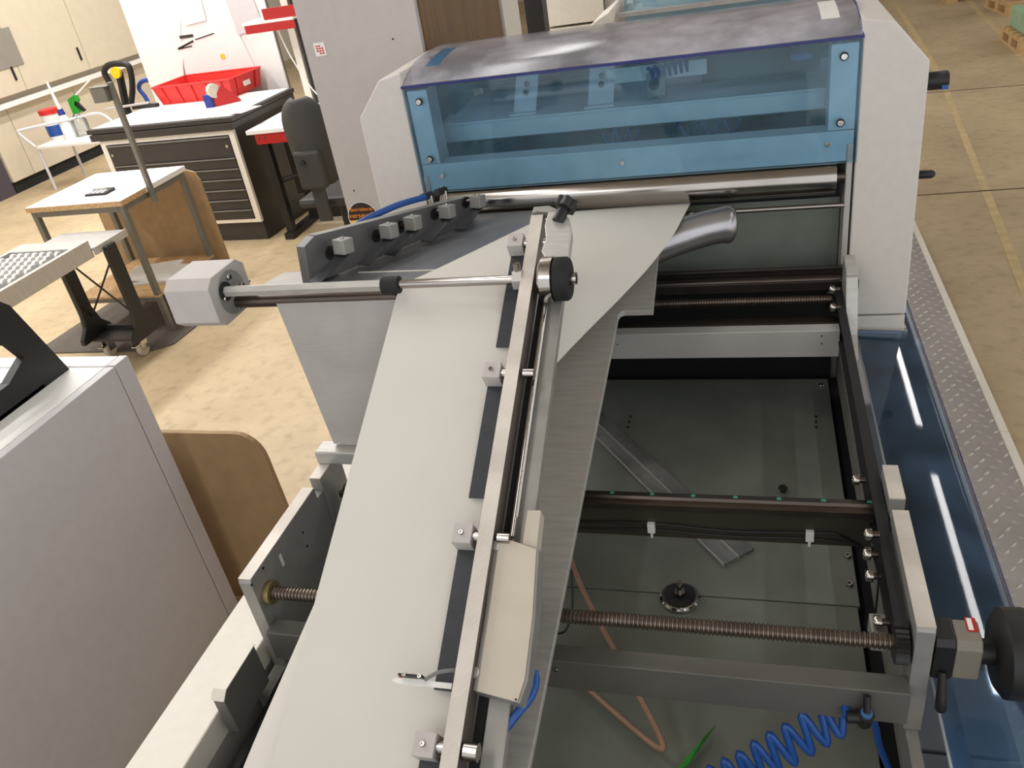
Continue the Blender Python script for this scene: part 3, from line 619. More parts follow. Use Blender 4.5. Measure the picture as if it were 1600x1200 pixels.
for y in (0.86, 0.8, 0.7, 0.6, 0.5, 0.36):
    base = bl_pt(-0.704, y, OFF); w = min(1, (0.88 - y) * 3.2)
    fold.append([base + Vector((0.02, 0, -0.012)), base + Vector((-0.012 - 0.05 * w, 0, -0.016 - 0.012 * w)), base + Vector((-0.02 - 0.095 * w, 0, -0.04 - 0.035 * w)), base + Vector((0.0 - 0.06 * w, 0, -0.075 - 0.09 * w)), base + Vector((0.05, 0, -0.10 - 0.12 * w))])
MB().grid(fold).build('folded_under_edge', M_PAPER, web, smooth=True, solid=0.0008, sub=2)

# ------------------------------------------------------------------ sensor arm
sa = thing('sensor_arm', 'small black light sensor on a white arm reaching out over the paper', 'sensor', tuple(bp(650, 1062, 0)))
a0 = bp(613, 1063, -0.015); a1 = bp(706, 1072, -0.015)
q_ = TB * 0.0042
MB().prism([a0 + q_ * 0.4 + (a1 - a0) * 0.0, a0 + q_ + (a1 - a0) * 0.06, a1 + q_, a1 - q_, a0 - q_ + (a1 - a0) * 0.1, a0 - q_ * 0.2], NB * -0.003).build('arm_plate', M_LAM, sa, 0.0005)
s0 = bp(626, 1059, -0.013); s1 = bp(664, 1062, -0.013)
MB().prism([s0 + q_ * 0.9, s1 + q_ * 0.9, s1 + q_ * -0.0, s0 + q_ * -0.0], NB * 0.014).build('sensor_body', M_BLACK, sa, 0.001)
for px, py in ((632, 1054), (656, 1057)): inst('sensor_screw', BOLT_S, sa, bp(px, py, 0.001), NB, 0.7)
cyl('red_sensor_lens', mat('sensor_orange', (230, 110, 50), 0.3, 0, 0.05, 10), sa, bp(627, 1056, -0.008), bp(624, 1056, -0.008), 0.003, n=12)
tube('sensor_cable', mat('grey_cable', (120, 118, 118), 0.5, 0, 0.05, 10), sa, spline([bp(664, 1062, -0.008), bp(672, 1057, -0.006), bp(684, 1051, -0.006), bp(700, 1048, -0.008), bp(714, 1047, -0.012)], 6), 0.003, 8)

# ================================================================== DARK GUIDE RAIL ON THE TABLE
g2 = thing('guide_rail', 'dark grey guide rail with five clamp blocks standing on the ribbed table', 'machine rail', (-0.9, 1.85, 1.36))
NA = Vector((-0.975, 1.535, tz(1.535))); FA = Vector((-0.795, 2.215, tz(2.215))); AX = (FA - NA)
side = AX.normalized().cross(Vector((0, 0, 1))).normalized()   # points to the right (towards +x)
UP = side.cross(AX.normalized()).normalized()
def g2p(t, s_, u): return NA + AX * t + side * s_ + UP * u
def g2prism(name, m_, par, pts, s0_, s1_, bevel=0.001): return MB().prism([g2p(t, s0_, u) for t, u in pts], side * (s1_ - s0_)).build(name, m_, par, bevel)
rp = g2prism('rail_plate', mat('dark_rail_grey', (112, 110, 110), 0.45, 0.4, 0.06, 10), g2, [(0, 0), (1.0, 0), (1.0, 0.060), (0.97, 0.066), (0.05, 0.104), (0.0, 0.088)], -0.014, 0.011)
MB().prism([g2p(0.06, s_, 0.1041) for s_ in (-0.014, 0.011)] + [g2p(0.965, s_, 0.0665) for s_ in (0.011, -0.014)], UP * 0.0012).build('rail_top_edge', M_ALU_D, g2)
for i, t in enumerate((0.11, 0.35, 0.49, 0.71, 0.93)):
    c0 = g2p(t, 0.055, 0.058 + 0.018 * (1 - t)); h = 0.017
    e1 = AX.normalized() * h; e2 = side * h; e3 = UP * h
    bk_ = MB().hexa([c0 - e1 - e2 - e3, c0 - e1 + e2 - e3, c0 + e1 + e2 - e3, c0 + e1 - e2 - e3, c0 - e1 - e2 + e3, c0 - e1 + e2 + e3, c0 + e1 + e2 + e3, c0 + e1 - e2 + e3]).build('clamp_block', M_ALU_D, g2, 0.0015)
    inst('block_screw', BOLT_S, bk_, c0 + e3, UP, 0.8)
    cyl('block_post', M_DSTEEL, g2, g2p(t, 0.01, 0.055), c0 - e2, 0.009)
    cyl('post_ring', M_DARK, g2, g2p(t, 0.0112, 0.055), g2p(t, 0.016, 0.055), 0.016)
    MB().hexa([c0 + v for v in (-e1 * 6.5 - e2 + UP * -0.057, -e1 * 6.5 + e2 + UP * -0.057, e2 + UP * -0.018, -e2 + UP * -0.018, -e1 * 6.5 - e2 + UP * -0.055, -e1 * 6.5 + e2 + UP * -0.055, e2 + UP * -0.016, -e2 + UP * -0.016)]).build('spring_strip', M_NAVY, g2)
for t in (0.74, 0.84):
    b0 = g2p(t - 0.03, -0.024, 0.098); b1 = g2p(t + 0.03, -0.024, 0.098)
    ft = cyl('push_fitting', M_BLACK, g2, b0, b1, 0.010); cyl('fitting_stem', M_STEEL, ft, g2p(t + 0.015, -0.016, 0.07), g2p(t + 0.015, -0.018, 0.098), 0.006)
MB().tube(spline([g2p(0.72, -0.02, 0.098), g2p(0.55, -0.03, 0.098), g2p(0.35, -0.045, 0.080), g2p(0.2, -0.05, 0.048), g2p(0.1, -0.06, 0.0), g2p(0.1, -0.12, -0.1)], 6), 0.0085, 12).build('blue_air_tube', M_BLUE, g2, smooth=True)
tube('black_elbow', M_BLACK, g2, spline([g2p(0.22, -0.11, 0.03), g2p(0.32, -0.09, 0.045), g2p(0.45, -0.085, 0.05), g2p(0.6, -0.08, 0.045)], 6), 0.013, 12)

# ================================================================== LOOSE THINGS ON AND IN THE FRAME
# bright bent pipe below the roller
pp = [at(px, py, 1, y) for px, py, y in ((960, 415, 2.16), (1030, 382, 2.20), (1085, 362, 2.235), (1125, 352, 2.25), (1150, 350, 2.26))]
tag(MB().tube(spline(pp, 6), [0.050] * 19 + [0.052, 0.053, 0.052, 0.048, 0.040, 0.024], 28).build('bent_pipe', mat('shiny_pipe', (178, 176, 180), 0.3, 0.9, 0.12, 8, 0.2), smooth=True), 'shiny metal bent pipe end sticking out beside the paper below the roller', 'pipe')
# metal disc with stud
dk = thing('hold_down_disc', 'round black disc with metal rim and centre stud on the grey bed', 'disc', (-0.162, 1.38, 0.648))
q = Vector((-0.162, 1.385, 0.650))
MB().rings([(q, 0.046), (q + Vector((0, 0, 0.006)), 0.046), (q + Vector((0, 0, 0.010)), 0.042)], 40).build('steel_rim', M_CHROME, dk, smooth=True)
cyl('black_pad', M_RUBBER, dk, q + Vector((0, 0, 0.0100)), q + Vector((0, 0, 0.012)), 0.037)
cyl('hex_nut', M_STEEL, dk, q + Vector((0, 0, 0.012)), q + Vector((0, 0, 0.024)), 0.014, n=6)
cyl('stud', M_STEEL, dk, q + Vector((0, 0, 0.024)), q + Vector((0, 0, 0.055)), 0.006)
# clear acrylic bar lying on the bed
def on_bed(px, py, z=0.6505): return at(px, py, 2, z)
ab = thing('clear_bar', 'long clear acrylic bar lying diagonally on the dark bed under the rail', 'acrylic bar', (-0.25, 1.8, 0.65))
A0, A1 = on_bed(937, 645), on_bed(937, 692); B1 = on_bed(1130, 886); B0 = on_bed(1178, 861)
A0b = A0 + (A0 - B0) * 0.25; A1b = A1 + (A1 - B1) * 0.25
MB().prism([A0b, B0, B1, A1b], (0, 0, 0.008)).build('clear_strip', M_CLEAR, ab)
ms = (A0b + A1b) / 2; me_ = (B0 + B1) / 2
for tt in (0.5, 0.985):
    a_ = A0b.lerp(A1b, tt); b_ = B0.lerp(B1, tt); w = (A1b - A0b).normalized() * 0.003
    MB().prism([a_ - w, b_ - w, b_ + w, a_ + w], (0, 0, 0.0095)).build('lit_edge', mat('edge_highlight', (190, 190, 184), 0.5, 0, 0.05, 10), ab)  # pale opaque strips paint in the bright edge lines of the bar
# small black grommet
q = on_bed(1223, 768); tag(MB().rings([(q, 0.006), (q + Vector((0, 0, 0.012)), 0.006), (q + Vector((0, 0, 0.012)), 0.012), (q + Vector((0, 0, 0.016)), 0.010)], 16).build('cable_grommet', M_BLACK, smooth=True), 'small black grommet on the bed beyond the green-dotted rail', 'grommet')
# copper-brown hose forming a V
cp = [(-0.43, 1.40, 0.86), (-0.36, 1.26, 0.80), (-0.25, 1.10, 0.74), (-0.185, 1.01, 0.70), (-0.163, 0.975, 0.683), (-0.178, 0.975, 0.678), (-0.25, 1.03, 0.673), (-0.36, 1.12, 0.67), (-0.45, 1.20, 0.672)]
tag(tube('brown_hose', M_COPPER, None, spline(cp, 8), 0.0062, 12), 'copper-brown hose bent into a V over the grey bed', 'hose')
tag(tube('black_cable', M_BLACK, None, spline([at(893, 890, 0, -0.33), at(895, 930, 0, -0.325), at(893, 960, 0, -0.325), at(884, 985, 0, -0.33), at(872, 990, 0, -0.345)], 8), 0.0022, 8), 'thin black cable curling beside the base plate above the lead screw', 'cable')
# blue coiled hose with tee
ch = thing('coiled_hose', 'blue coiled air hose with black tee fitting by the front beam', 'hose', (0.05, 0.93, 0.65))
tee = Vector((0.178, 0.945, 0.868))
tx = cyl('tee_body', M_BLACK, ch, tee + Vector((0, 0.012, -0.028)), tee + Vector((0, -0.004, 0.012)), 0.0125)
cyl('tee_branch', M_BLACK, tx, tee, tee + Vector((-0.03, -0.004, 0.0)), 0.010)
cyl('tee_collar', mat('blue_collar', (70, 110, 160), 0.4, 0, 0.05, 10), tx, tee + Vector((0, -0.004, 0.012)), tee + Vector((0, -0.006, 0.02)), 0.009)
cyl('tee_stud', M_BLACK, tx, tee + Vector((0, -0.006, 0.02)), tee + Vector((0.0, 0.006, 0.045)), 0.006)
zz = [tee + Vector((-0.03, -0.004, 0)), at(1316, 1084, 2, 0.865)]
ups = [(1281, 1098), (1252, 1116), (1226, 1134), (1201, 1147), (1177, 1161), (1154, 1177), (1131, 1188), (1108, 1200), (1085, 1213)]
dns = [(1314, 1150), (1292, 1163), (1268, 1177), (1242, 1193), (1218, 1207), (1194, 1220), (1170, 1234), (1147, 1248), (1122, 1262)]
for k in range(9): zz.append(at(dns[k][0], dns[k][1], 2, 0.80 - 0.012 * k)); zz.append(at(ups[k][0], ups[k][1], 2, 0.85 - 0.012 * k))
MB().tube(spline(zz, 7), 0.0068, 12).build('coil', M_BLUE, ch, smooth=True)
MB().tube(spline([tee + Vector((0, 0.012, -0.028)), at(1366, 1130, 2, 0.80), at(1374, 1165, 2, 0.74), at(1388, 1200, 2, 0.70), at(1396, 1240, 2, 0.66)], 6), 0.0062, 12).build('feed_hose', M_BLUE, ch, smooth=True)
# blue hose along the bar
tag(tube('blue_air_hose', M_BLUE, None, spline([bp(835, 1050, -0.06), bp(836, 1068, -0.055), bp(828, 1090, -0.055), bp(808, 1115, -0.055), bp(790, 1140, -0.058), bp(778, 1170, -0.06), bp(770, 1200, -0.06), bp(764, 1240, -0.06)], 7), 0.0068, 12), 'blue air hose running down from the beige cover box on the bar', 'hose')
# green pointed leaf-like strip
lf = [at(px, py, 2, 0.66) for px, py in ((1118, 1133), (1100, 1165), (1076, 1210), (1050, 1210))]
lf2 = [p + Vector((0, 0, 0.02)) for p in lf]
tag(MB().prism([lf[0], lf[1] + Vector((0, 0, 0.025)), lf[2] + Vector((0, 0, 0.03)), lf[3]], (0, 0, -0.004)).build('green_strap', M_GREEN, None), 'pointed bright green strip lying on the bed beside the coiled blue hose', 'strap')

# ================================================================== BLUE SIDE GUARDS AND TREAD PLATFORM
def guard(name, label, y0, y1):
    g = thing(name, label, 'machine guard', (0.4, (y0 + y1) / 2, 0.6))
    pr = [(0.300, 0.842), (0.345, 0.8395), (0.39, 0.837), (0.42, 0.8350), (0.442, 0.832), (0.456, 0.827), (0.467, 0.818), (0.475, 0.803)]
    pr = [(p.x, p.z) for p in spline([(a, 0, b) for a, b in pr], 4)]
    MB().grid([[(a, y, b) for a, b in pr] for y in (y0, y1)]).build('curved_pane', M_ACR_G, g, smooth=True, solid=0.005)
    box('lower_pane_edge', M_NAVYEDGE, g, 0.4725, 0.4805, y0, y1, 0.795, 0.802, 0)
    box('hinge_strip', mat('hinge_white', (220, 226, 232), 0.4, 0.1, 0.03, 10), g, 0.298, 0.330, y0, y1, 0.826, 0.836, 0.001)
    for yy in (y0, y1 - 0.028):
        MB().prism([(a, yy, b - 0.006) for a, b in pr] , (0, 0.028, -0.0)).build('cross_rib', MATS['hinge_white'], g) if False else MB().grid([[(a, yy + e, b - 0.005) for a, b in pr] for e in (0, 0.028)]).build('cross_rib', MATS['hinge_white'], g, solid=0.002)
    box('under_tray', mat('guard_tray', (120, 124, 130), 0.6, 0.1, 0.1, 10), g, 0.29, 0.485, y0, y1, 0.56, 0.57, 0)
    if y1 > 2:
        MB().grid([[(a, y, b) for a, b in pr if a > 0.438] for y in (y1, y1 + 0.42)]).build('rear_pane_lip', M_ACR_G, g, smooth=True, solid=0.005)
        box('rear_lip_edge', M_NAVYEDGE, g, 0.4725, 0.4805, y1, y1 + 0.42, 0.795, 0.802, 0)
    return g
guard('side_guard', 'long curved blue acrylic side guard between the white cover and the handwheel', 1.115, 2.325)
guard('side_guard', 'blue acrylic side guard below the handwheel at the lower right', -0.1, 1.105)
box('side_base', M_GREYP, fr, 0.274, 0.47, -0.1, 2.33, 0.0, 0.55)
tp = thing('tread_platform', 'grey tread plate platform with pale edge strip along the right of the machine', 'platform', (0.65, 2.5, 0))
M_TREAD = mat('tread_plate_metal', (168, 163, 158), 0.4, 0.5, 0.12, 4, 0.1)
box('tread_sheet', M_TREAD, tp, 0.476, 0.875, -0.8, 5.2, 0.14, 0.15, 0)
for i in range(5): box('edge_strip', M_CREAM, tp, 0.875, 0.905, -0.8 + i * 1.2, 0.399 + i * 1.2 - 0.003, 0.115, 0.153, 0.002)
box('platform_frame', M_DARK, tp, 0.49, 0.86, -0.7, 5.1, 0.0, 0.14)
clm = MB()
yi = 0; y = 0.6
while y < 5.15:
    xi = 0; x = 0.50 + (0.028 if yi % 2 else 0)
    while x < 0.865:
        a = math.radians(45 if (xi + yi) % 2 else -45); u = Vector((math.cos(a), math.sin(a), 0)); w = Vector((-u.y, u.x, 0)); c = Vector((x, y, 0.1499))
        L_ = 0.017; B_ = 0.0065
        clm.add([c - u * L_, c - w * B_, c + u * L_, c + w * B_, c - u * L_ * 0.4 + Vector((0, 0, 0.0045)), c + u * L_ * 0.4 + Vector((0, 0, 0.0045))], [(0, 1, 5, 4), (1, 2, 5), (2, 3, 4, 5), (3, 0, 4)])
        x += 0.056; xi += 1
    y += 0.036; yi += 1
cl_ = clm.build('tread_cleats', mat('polished_cleats', (206, 202, 196), 0.3, 0.35, 0.05, 10), tp); cl_['kind'] = 'stuff'

# ================================================================== LEFT GREY CABINET WITH DARK FRAME AND BROWN BOARD
lc = thing('equipment_cabinet', 'large light grey equipment cabinet standing at the lower left', 'cabinet', (-2.3, 1.0, 0))
box('cabinet_side_panel', M_GREYC, lc, -1.83, -1.800, -1.2, 1.712, 0.02, 1.098, 0.002)
box('cabinet_corner_post', M_GREYC, lc, -1.83, -1.800, 1.716, 1.776, 0.0, 1.10, 0.002)
box('cabinet_body', M_GREYC, lc, -2.9, -1.832, -1.2, 1.774, 0.0, 1.085, 0.002)
box('cabinet_lid', M_LAM, lc, -2.9, -1.832, -1.2, 1.71, 1.085, 1.0985, 0.003)
box('cabinet_lid_rear', M_LAM, lc, -2.9, -1.832, 1.714, 1.774, 1.085, 1.10, 0.003)
bf = [(1.70, 1.0985), (1.40, 1.0985), (1.2, 1.0985), (1.2, 1.42), (1.50, 1.42), (1.613, 1.357)]
da = thing('dark_stand', 'black angled stand with a triangular opening on top of the grey cabinet', 'stand', (-1.96, 1.5, 1.0985))
MB().prism([(-1.952, y, z) for y, z in ((1.700, 1.0985), (1.617, 1.352), (1.52, 1.45), (1.30, 1.45), (1.30, 1.40), (1.50, 1.285), (1.557, 1.262), (1.583, 1.208), (1.50, 1.17), (1.22, 1.165), (1.22, 1.0985))], (-0.03, 0, 0)).build('stand_plate', M_BLACK, da, 0.001)
box('stand_base', M_BLACK, da, -2.2, -1.952, 1.22, 1.60, 1.0985, 1.112)
# brown board behind the cabinet
brd = []
yb = 1.86; zt = at(300, 677, 1, yb).z; xr = at(447, 800, 1, yb).x; xl = -2.1
for a in range(0, 91, 15):
    t = math.radians(a); brd.append((xr - 0.09 + 0.09 * math.sin(t), yb, zt - 0.10 + 0.10 * math.cos(t)))
tag(MB().prism([(xl, yb, 0), (xl, yb, zt)] + brd + [(xr + 0.02, yb, 0)], (0, 0.018, 0)).build('brown_board', M_MDF, None, 0.001), 'brown board with a rounded corner standing on the floor beyond the grey cabinet', 'board')

# ================================================================== GREY CONTROL CABINET LEFT OF THE HOOD
gc = thing('control_cabinet', 'tall light grey control cabinet with wooden side, left of the blue hood', 'cabinet', (-1.28, 3.3, 0))
box('cabinet_front', M_GREYP, gc, -1.51, -1.072, 2.80, 2.83, 0.0, 2.3, 0.003)
box('cabinet_shell', M_GREYP, gc, -1.505, -1.08, 2.831, 4.1, 0.0, 2.3, 0.003)
box('wooden_side', M_WOODP, gc, -1.079, -1.06, 2.831, 3.35, 0.0, 2.3, 0.002)
box('wooden_side', M_WOODP, gc, -1.079, -1.062, 3.352, 3.80, 0.0, 2.3, 0.002)
box('pale_side_door', M_CREAM, gc, -1.079, -1.055, 3.82, 4.1, 0.0, 2.3, 0.002)
for px, py in ((553, 298), (614, 61)):
    p = at(px, py, 1, 2.799); cyl('screw_dot', M_DARK, gc, p, p + Vector((0, -0.001, 0)), 0.003, n=10)
# round sticker
c = at(568, 340, 1, 2.7985); st = thing('round_sticker', 'round black and orange sticker with lettering on the grey control cabinet', 'sticker', tuple(c))
M_ST = mat('sticker_black', (40, 24, 16), 0.4, 0, 0.05, 10); M_OR = mat('sticker_orange', (240, 150, 30), 0.4, 0, 0.04, 10); M_YL = mat('sticker_yellow', (250, 200, 60), 0.4, 0, 0.04, 10)
cyl('sticker_rim', M_LAM, st, c, c + Vector((0, -0.0006, 0)), 0.064, n=40)
cyl('sticker_disc', M_ST, st, c + Vector((0, -0.0006, 0)), c + Vector((0, -0.0012, 0)), 0.061, n=40)
low = [c + Vector((0.0605 * math.cos(a), -0.0012, 0.0605 * math.sin(a))) for a in [math.radians(188 + i * 164 / 18) for i in range(19)]]
MB().prism(low, (0, -0.0006, 0)).build('yellow_half', M_YL, st)
text_obj('sticker_text', 'Betriebsrat', 0.021, M_OR, st, c + Vector((0, -0.0016, 0.034)), (math.pi / 2, 0, 0))
text_obj('sticker_text', 'verseucht', 0.030, M_OR, st, c + Vector((0, -0.0016, 0.010)), (math.pi / 2, 0, 0))
for dx in (-0.03, 0.0, 0.03):
    h = c + Vector((dx, -0.0018, -0.028))
    hd = cyl('printed_head', M_ST, st, h, h + Vector((0, -0.0006, 0)), 0.014, n=20); cyl('printed_face', M_LAM, hd, h + Vector((0.002, -0.0006, -0.004)), h + Vector((0.002, -0.001, -0.004)), 0.008, n=16)
# small red and white sticker
c = at(500, 77, 1, 2.7985); s2 = thing('small_sticker', 'small white sticker with red print high on the grey control cabinet', 'sticker', tuple(c))
MB().box(c.x - 0.021, c.x + 0.021, c.y - 0.0006, c.y, c.z - 0.022, c.z + 0.022).build('sticker_sheet', M_LAM, s2)
for i in range(4):
    for j in range(3):
        if (i * 3 + j) in (2, 9): continue
        MB().box(c.x - 0.014 + j * 0.010, c.x - 0.006 + j * 0.010, c.y - 0.001, c.y - 0.0006, c.z + 0.008 - i * 0.008, c.z + 0.013 - i * 0.008).build('red_print', M_RED, s2)

# ================================================================== SECOND MACHINE AND THINGS BEHIND THE HOOD (top centre)
m2 = thing('second_machine', 'second white machine with blue hood, mostly hidden behind the first', 'machine', (-0.1, 5.0, 0))
q0 = at(965, 8, 1, 4.6); q1 = at(1150, 0, 1, 4.6)
box('machine_body', M_WHITE, m2, -0.75, 0.45, 4.62, 5.6, 0.0, 1.50, 0.004)
box('hood_front_pane', M_ACR, m2, -0.62, 0.40, 4.55, 4.556, 1.45, 1.80, 0)
MB().grid([[(x, a + 2.21, b + 0.12) for a, b in prof] for x in (-0.62, 0.40)]).build('hood_top_pane', M_ACR, m2, smooth=True, solid=0.005)
box('hood_rail', M_HF, m2, -0.62, 0.40, 4.565, 4.58, 1.60, 1.64, 0.001)
box('hood_back', M_LAM, m2, -0.62, 0.40, 4.9, 4.92, 1.5, 1.78, 0.001)
for x0 in (-0.55, -0.2, 0.1): box('hood_bracket', M_HF, m2, x0, x0 + 0.08, 4.7, 4.72, 1.5, 1.68, 0.001)
box('top_rail', M_ALU, m2, -0.68, 0.42, 4.42, 4.46, 1.50, 1.52, 0.001)
pw = [at(px, py, 1, 4.4) for px, py in ((920, 42), (935, 30), (950, 20), (958, 10), (962, 14), (958, 42))]
MB().prism(pw, (0, 0.5, 0)).build('sloping_side_cover', M_CREAM, m2, 0.004)
cc = thing('cream_cabinet', 'cream cabinet beyond the hood between the dark post and the second machine', 'cabinet', tuple(at(895, 40, 1, 5.65)))
q = [at(px, py, 1, 5.65) for px, py in ((848, 0), (942, 0), (942, 32), (849, 42))]
WL[cc.name] = Vector((q[0].x, 5.65, 0)); cc.location = WL[cc.name]
box('cabinet_upper', M_CREAM, cc, q[3].x, q[1].x, 5.65, 6.3, q[3].z - 0.005, 2.4)
box('cabinet_lower', M_CREAM, cc, q[3].x, q[1].x, 5.66, 6.3, 0.0, q[3].z - 0.02)
box('cabinet_side_column', M_GREYP, cc, q[1].x + 0.005, q[1].x + 0.3, 5.68, 6.3, 0.0, 2.4)
q = [at(px, 30, 1, 5.0) for px in (822, 850)]
dp = thing('dark_column', 'black column rising behind the blue hood', 'column', (q[0].x, 5.0, 0))
box('column_body', M_BLACK, dp, q[0].x, q[1].x, 5.0, 5.12, 0.0, 2.6); box('column_gusset', M_CHAIR, dp, q[1].x, q[1].x + 0.25, 5.02, 5.08, 2.06, 2.6)

# ================================================================== WORK TABLE (left)
wt = thing('work_table', 'small work table with white top, grey steel frame and lower shelf', 'table', (-3.98, 4.35, 0))
TX0, TX1, TY0, TY1 = -4.34, -3.62, 4.01, 4.69
box('table_top', M_LAM, wt, TX0, TX1, TY0, TY1, 0.868, 0.90, 0.001)
box('front_edge_band', M_CHIP, wt, TX0, TX1, TY0 - 0.002, TY0, 0.868, 0.899, 0); box('side_edge_band', M_CHIP, wt, TX1, TX1 + 0.002, TY0, TY0 + 0.24, 0.868, 0.899, 0)
for x in (TX0 + 0.03, TX1 - 0.03):
    for yy in (TY0 + 0.03, TY1 - 0.03): box('leg', M_LEG, wt, x - 0.0175, x + 0.0175, yy - 0.0175, yy + 0.0175, 0.0, 0.868, 0.002)
for yy in (TY0 + 0.03, TY1 - 0.03): box('top_rail', M_LEG, wt, TX0 + 0.05, TX1 - 0.05, yy - 0.017, yy + 0.017, 0.83, 0.867, 0.001)
for x in (TX0 + 0.03, TX1 - 0.03): box('top_rail', M_LEG, wt, x - 0.017, x + 0.017, TY0 + 0.05, TY1 - 0.05, 0.83, 0.867, 0.001)
box('lower_shelf', M_CHIP, wt, TX0 + 0.05, TX1 - 0.012, TY0 + 0.012, TY1 - 0.012, 0.255, 0.27); box('shelf_rail', M_LEG, wt, TX0 + 0.05, TX1 - 0.05, TY0 + 0.02, TY0 + 0.045, 0.225, 0.255)
for i, (dx, dy, rz) in enumerate(((0, 0, 0.1), (0.03, 0.02, -0.08), (-0.02, 0.03, 0.25))):
    o = MB().box(-0.17, 0.17, -0.13, 0.13, 0, 0.012).build('flat_carton', M_LAM if i else M_PAPER, None, 0.001, origin=(0, 0, 0)); o.location = (-3.88 + dx, 4.33 + dy, 0.2702 + i * 0.0125); o.rotation_euler.z = rz
    tag(o, ('lowest', 'middle', 'topmost')[i] + ' flat white sheet bundle in the pile on the table shelf', 'paper', 'sheet bundles on the table shelf')
# lamp post with head
lp = thing('post_holder', 'grey square post with a small metal box head, clamped to the work table', 'post', (-3.62, 4.26, 0.83))
pb = at(234, 292, 0, -3.605); ptz = 2.1 + (at(172, 128, 0, -3.605).z - 2.1)
box('post', M_LEG, lp, -3.618, -3.590, pb.y - 0.014, pb.y + 0.014, 0.80, ptz, 0.001)
box('head_box', M_LEG, lp, -3.72, -3.62, pb.y - 0.05, pb.y + 0.05, ptz - 0.10, ptz - 0.02, 0.002)
box('head_flap', M_LEG, lp, -3.725, -3.60, pb.y - 0.05, pb.y + 0.02, ptz - 0.018, ptz - 0.012, 0.001)
# calculator
q = at(157, 302, 2, 0.90); ca = thing('calculator', 'dark calculator lying on the white work table', 'calculator', tuple(q))
MB().hexa([(q.x - 0.08, q.y - 0.05, 0.9003), (q.x + 0.08, q.y - 0.05, 0.9003), (q.x + 0.08, q.y + 0.05, 0.9003), (q.x - 0.08, q.y + 0.05, 0.9003), (q.x - 0.078, q.y - 0.048, 0.912), (q.x + 0.078, q.y - 0.048, 0.912), (q.x + 0.078, q.y + 0.048, 0.92), (q.x - 0.078, q.y + 0.048, 0.92)]).build('calculator_body', M_BLACK, ca, 0.002)
box('calculator_screen', mat('lcd', (130, 140, 120), 0.2, 0, 0.05, 10), ca, q.x - 0.06, q.x + 0.03, q.y + 0.015, q.y + 0.04, 0.918, 0.921, 0)
for i in range(4):
    for j in range(3): box('key', M_GREYC, ca, q.x - 0.066 + i * 0.034, q.x - 0.04 + i * 0.034, q.y - 0.042 + j * 0.018, q.y - 0.029 + j * 0.018, 0.912, 0.918 + 0.001 * j, 0)
# board behind the table
bpts = [(-4.5, 4.73, 0.0), (-4.5, 4.73, 0.86), (-3.66, 4.73, 0.86), (-3.60, 4.73, 0.84), (-3.575, 4.73, 0.78), (-3.56, 4.73, 0.0)]
tag(MB().prism(bpts, (0, 0.016, 0)).build('backing_board', M_MDF, None, 0.001), 'tan board standing upright behind the work table', 'board')
# mat
tag(MB().prism([(-4.55, 3.76, 0.001), (-3.62, 3.78, 0.001), (-3.52, 3.86, 0.001), (-3.50, 4.2, 0.001), (-3.5, 4.8, 0.001), (-4.5, 4.7, 0.001)], (0, 0, 0.008)).build('floor_mat', M_MATG, None), 'grey rubber mat on the floor under the work table', 'mat')
# conveyor with wheels and its castor stand
cv = thing('wheel_conveyor', 'steel conveyor with rows of white skate wheels on a black castor stand', 'conveyor', (-3.85, 3.2, 0))
box('side_channel', M_ALU, cv, -3.64, -3.61, 1.9, 3.64, 0.70, 0.80, 0.002); box('side_channel', M_ALU, cv, -4.09, -4.06, 1.9, 3.64, 0.70, 0.80, 0.002)
box('end_plate', M_ALU, cv, -4.06, -3.64, 3.52, 3.64, 0.77, 0.80, 0.002); box('wheel_bed', M_DARK, cv, -4.06, -3.64, 1.9, 3.52, 0.745, 0.76, 0)
wm = bpy.data.meshes.new('skate_wheel'); tmpo = MB().rings([((-0.011, 0, 0), 0.018), ((-0.008, 0, 0), 0.021), ((0.008, 0, 0), 0.021), ((0.011, 0, 0), 0.018)], 14).build('skate_wheel', M_LAM, None, origin=(0, 0, 0), smooth=True); wm = tmpo.data; bpy.data.objects.remove(tmpo)
for j in range(16):
    for i in range(7):
        x = -4.035 + i * 0.052 + (0.0 if j % 2 else 0.026)
        inst('skate_wheel', wm, cv, (x, 3.485 - j * 0.058, 0.780))
tr = box('end_tray', M_ALU, cv, -4.07, -3.60, 3.64, 3.93, 0.735, 0.752, 0.004); box('tray_lip', M_ALU, tr, -3.604, -3.59, 3.64, 3.93, 0.71, 0.755, 0.002)
for sx, x in ((-1, -3.975), (1, -3.60)):
    MB().prism([(x - 0.03 * 0, 3.70, 0.73), (x, 3.79, 0.73), (x, 3.79, 0.32), (x, 3.82, 0.22), (x, 3.88, 0.16), (x, 3.88, 0.13), (x, 3.62, 0.13), (x, 3.62, 0.16), (x, 3.68, 0.22), (x, 3.70, 0.32)], (0.03, 0, 0)).build('stand_leg', M_BLACK, cv, 0.002)
box('stand_base_plate', M_DRAWER, cv, -3.945, -3.60, 3.68, 3.82, 0.125, 0.14, 0.002); box('stand_base_bar', M_DRAWER, cv, -3.945, -3.60, 3.82, 3.84, 0.13, 0.17, 0.002)
for a, b in (((-3.95, 3.75, 0.66), (-3.60, 3.75, 0.26)), ((-3.95, 3.76, 0.26), (-3.60, 3.76, 0.66))): cyl('cross_brace', M_DRAWER, cv, a, b, 0.006, n=8)
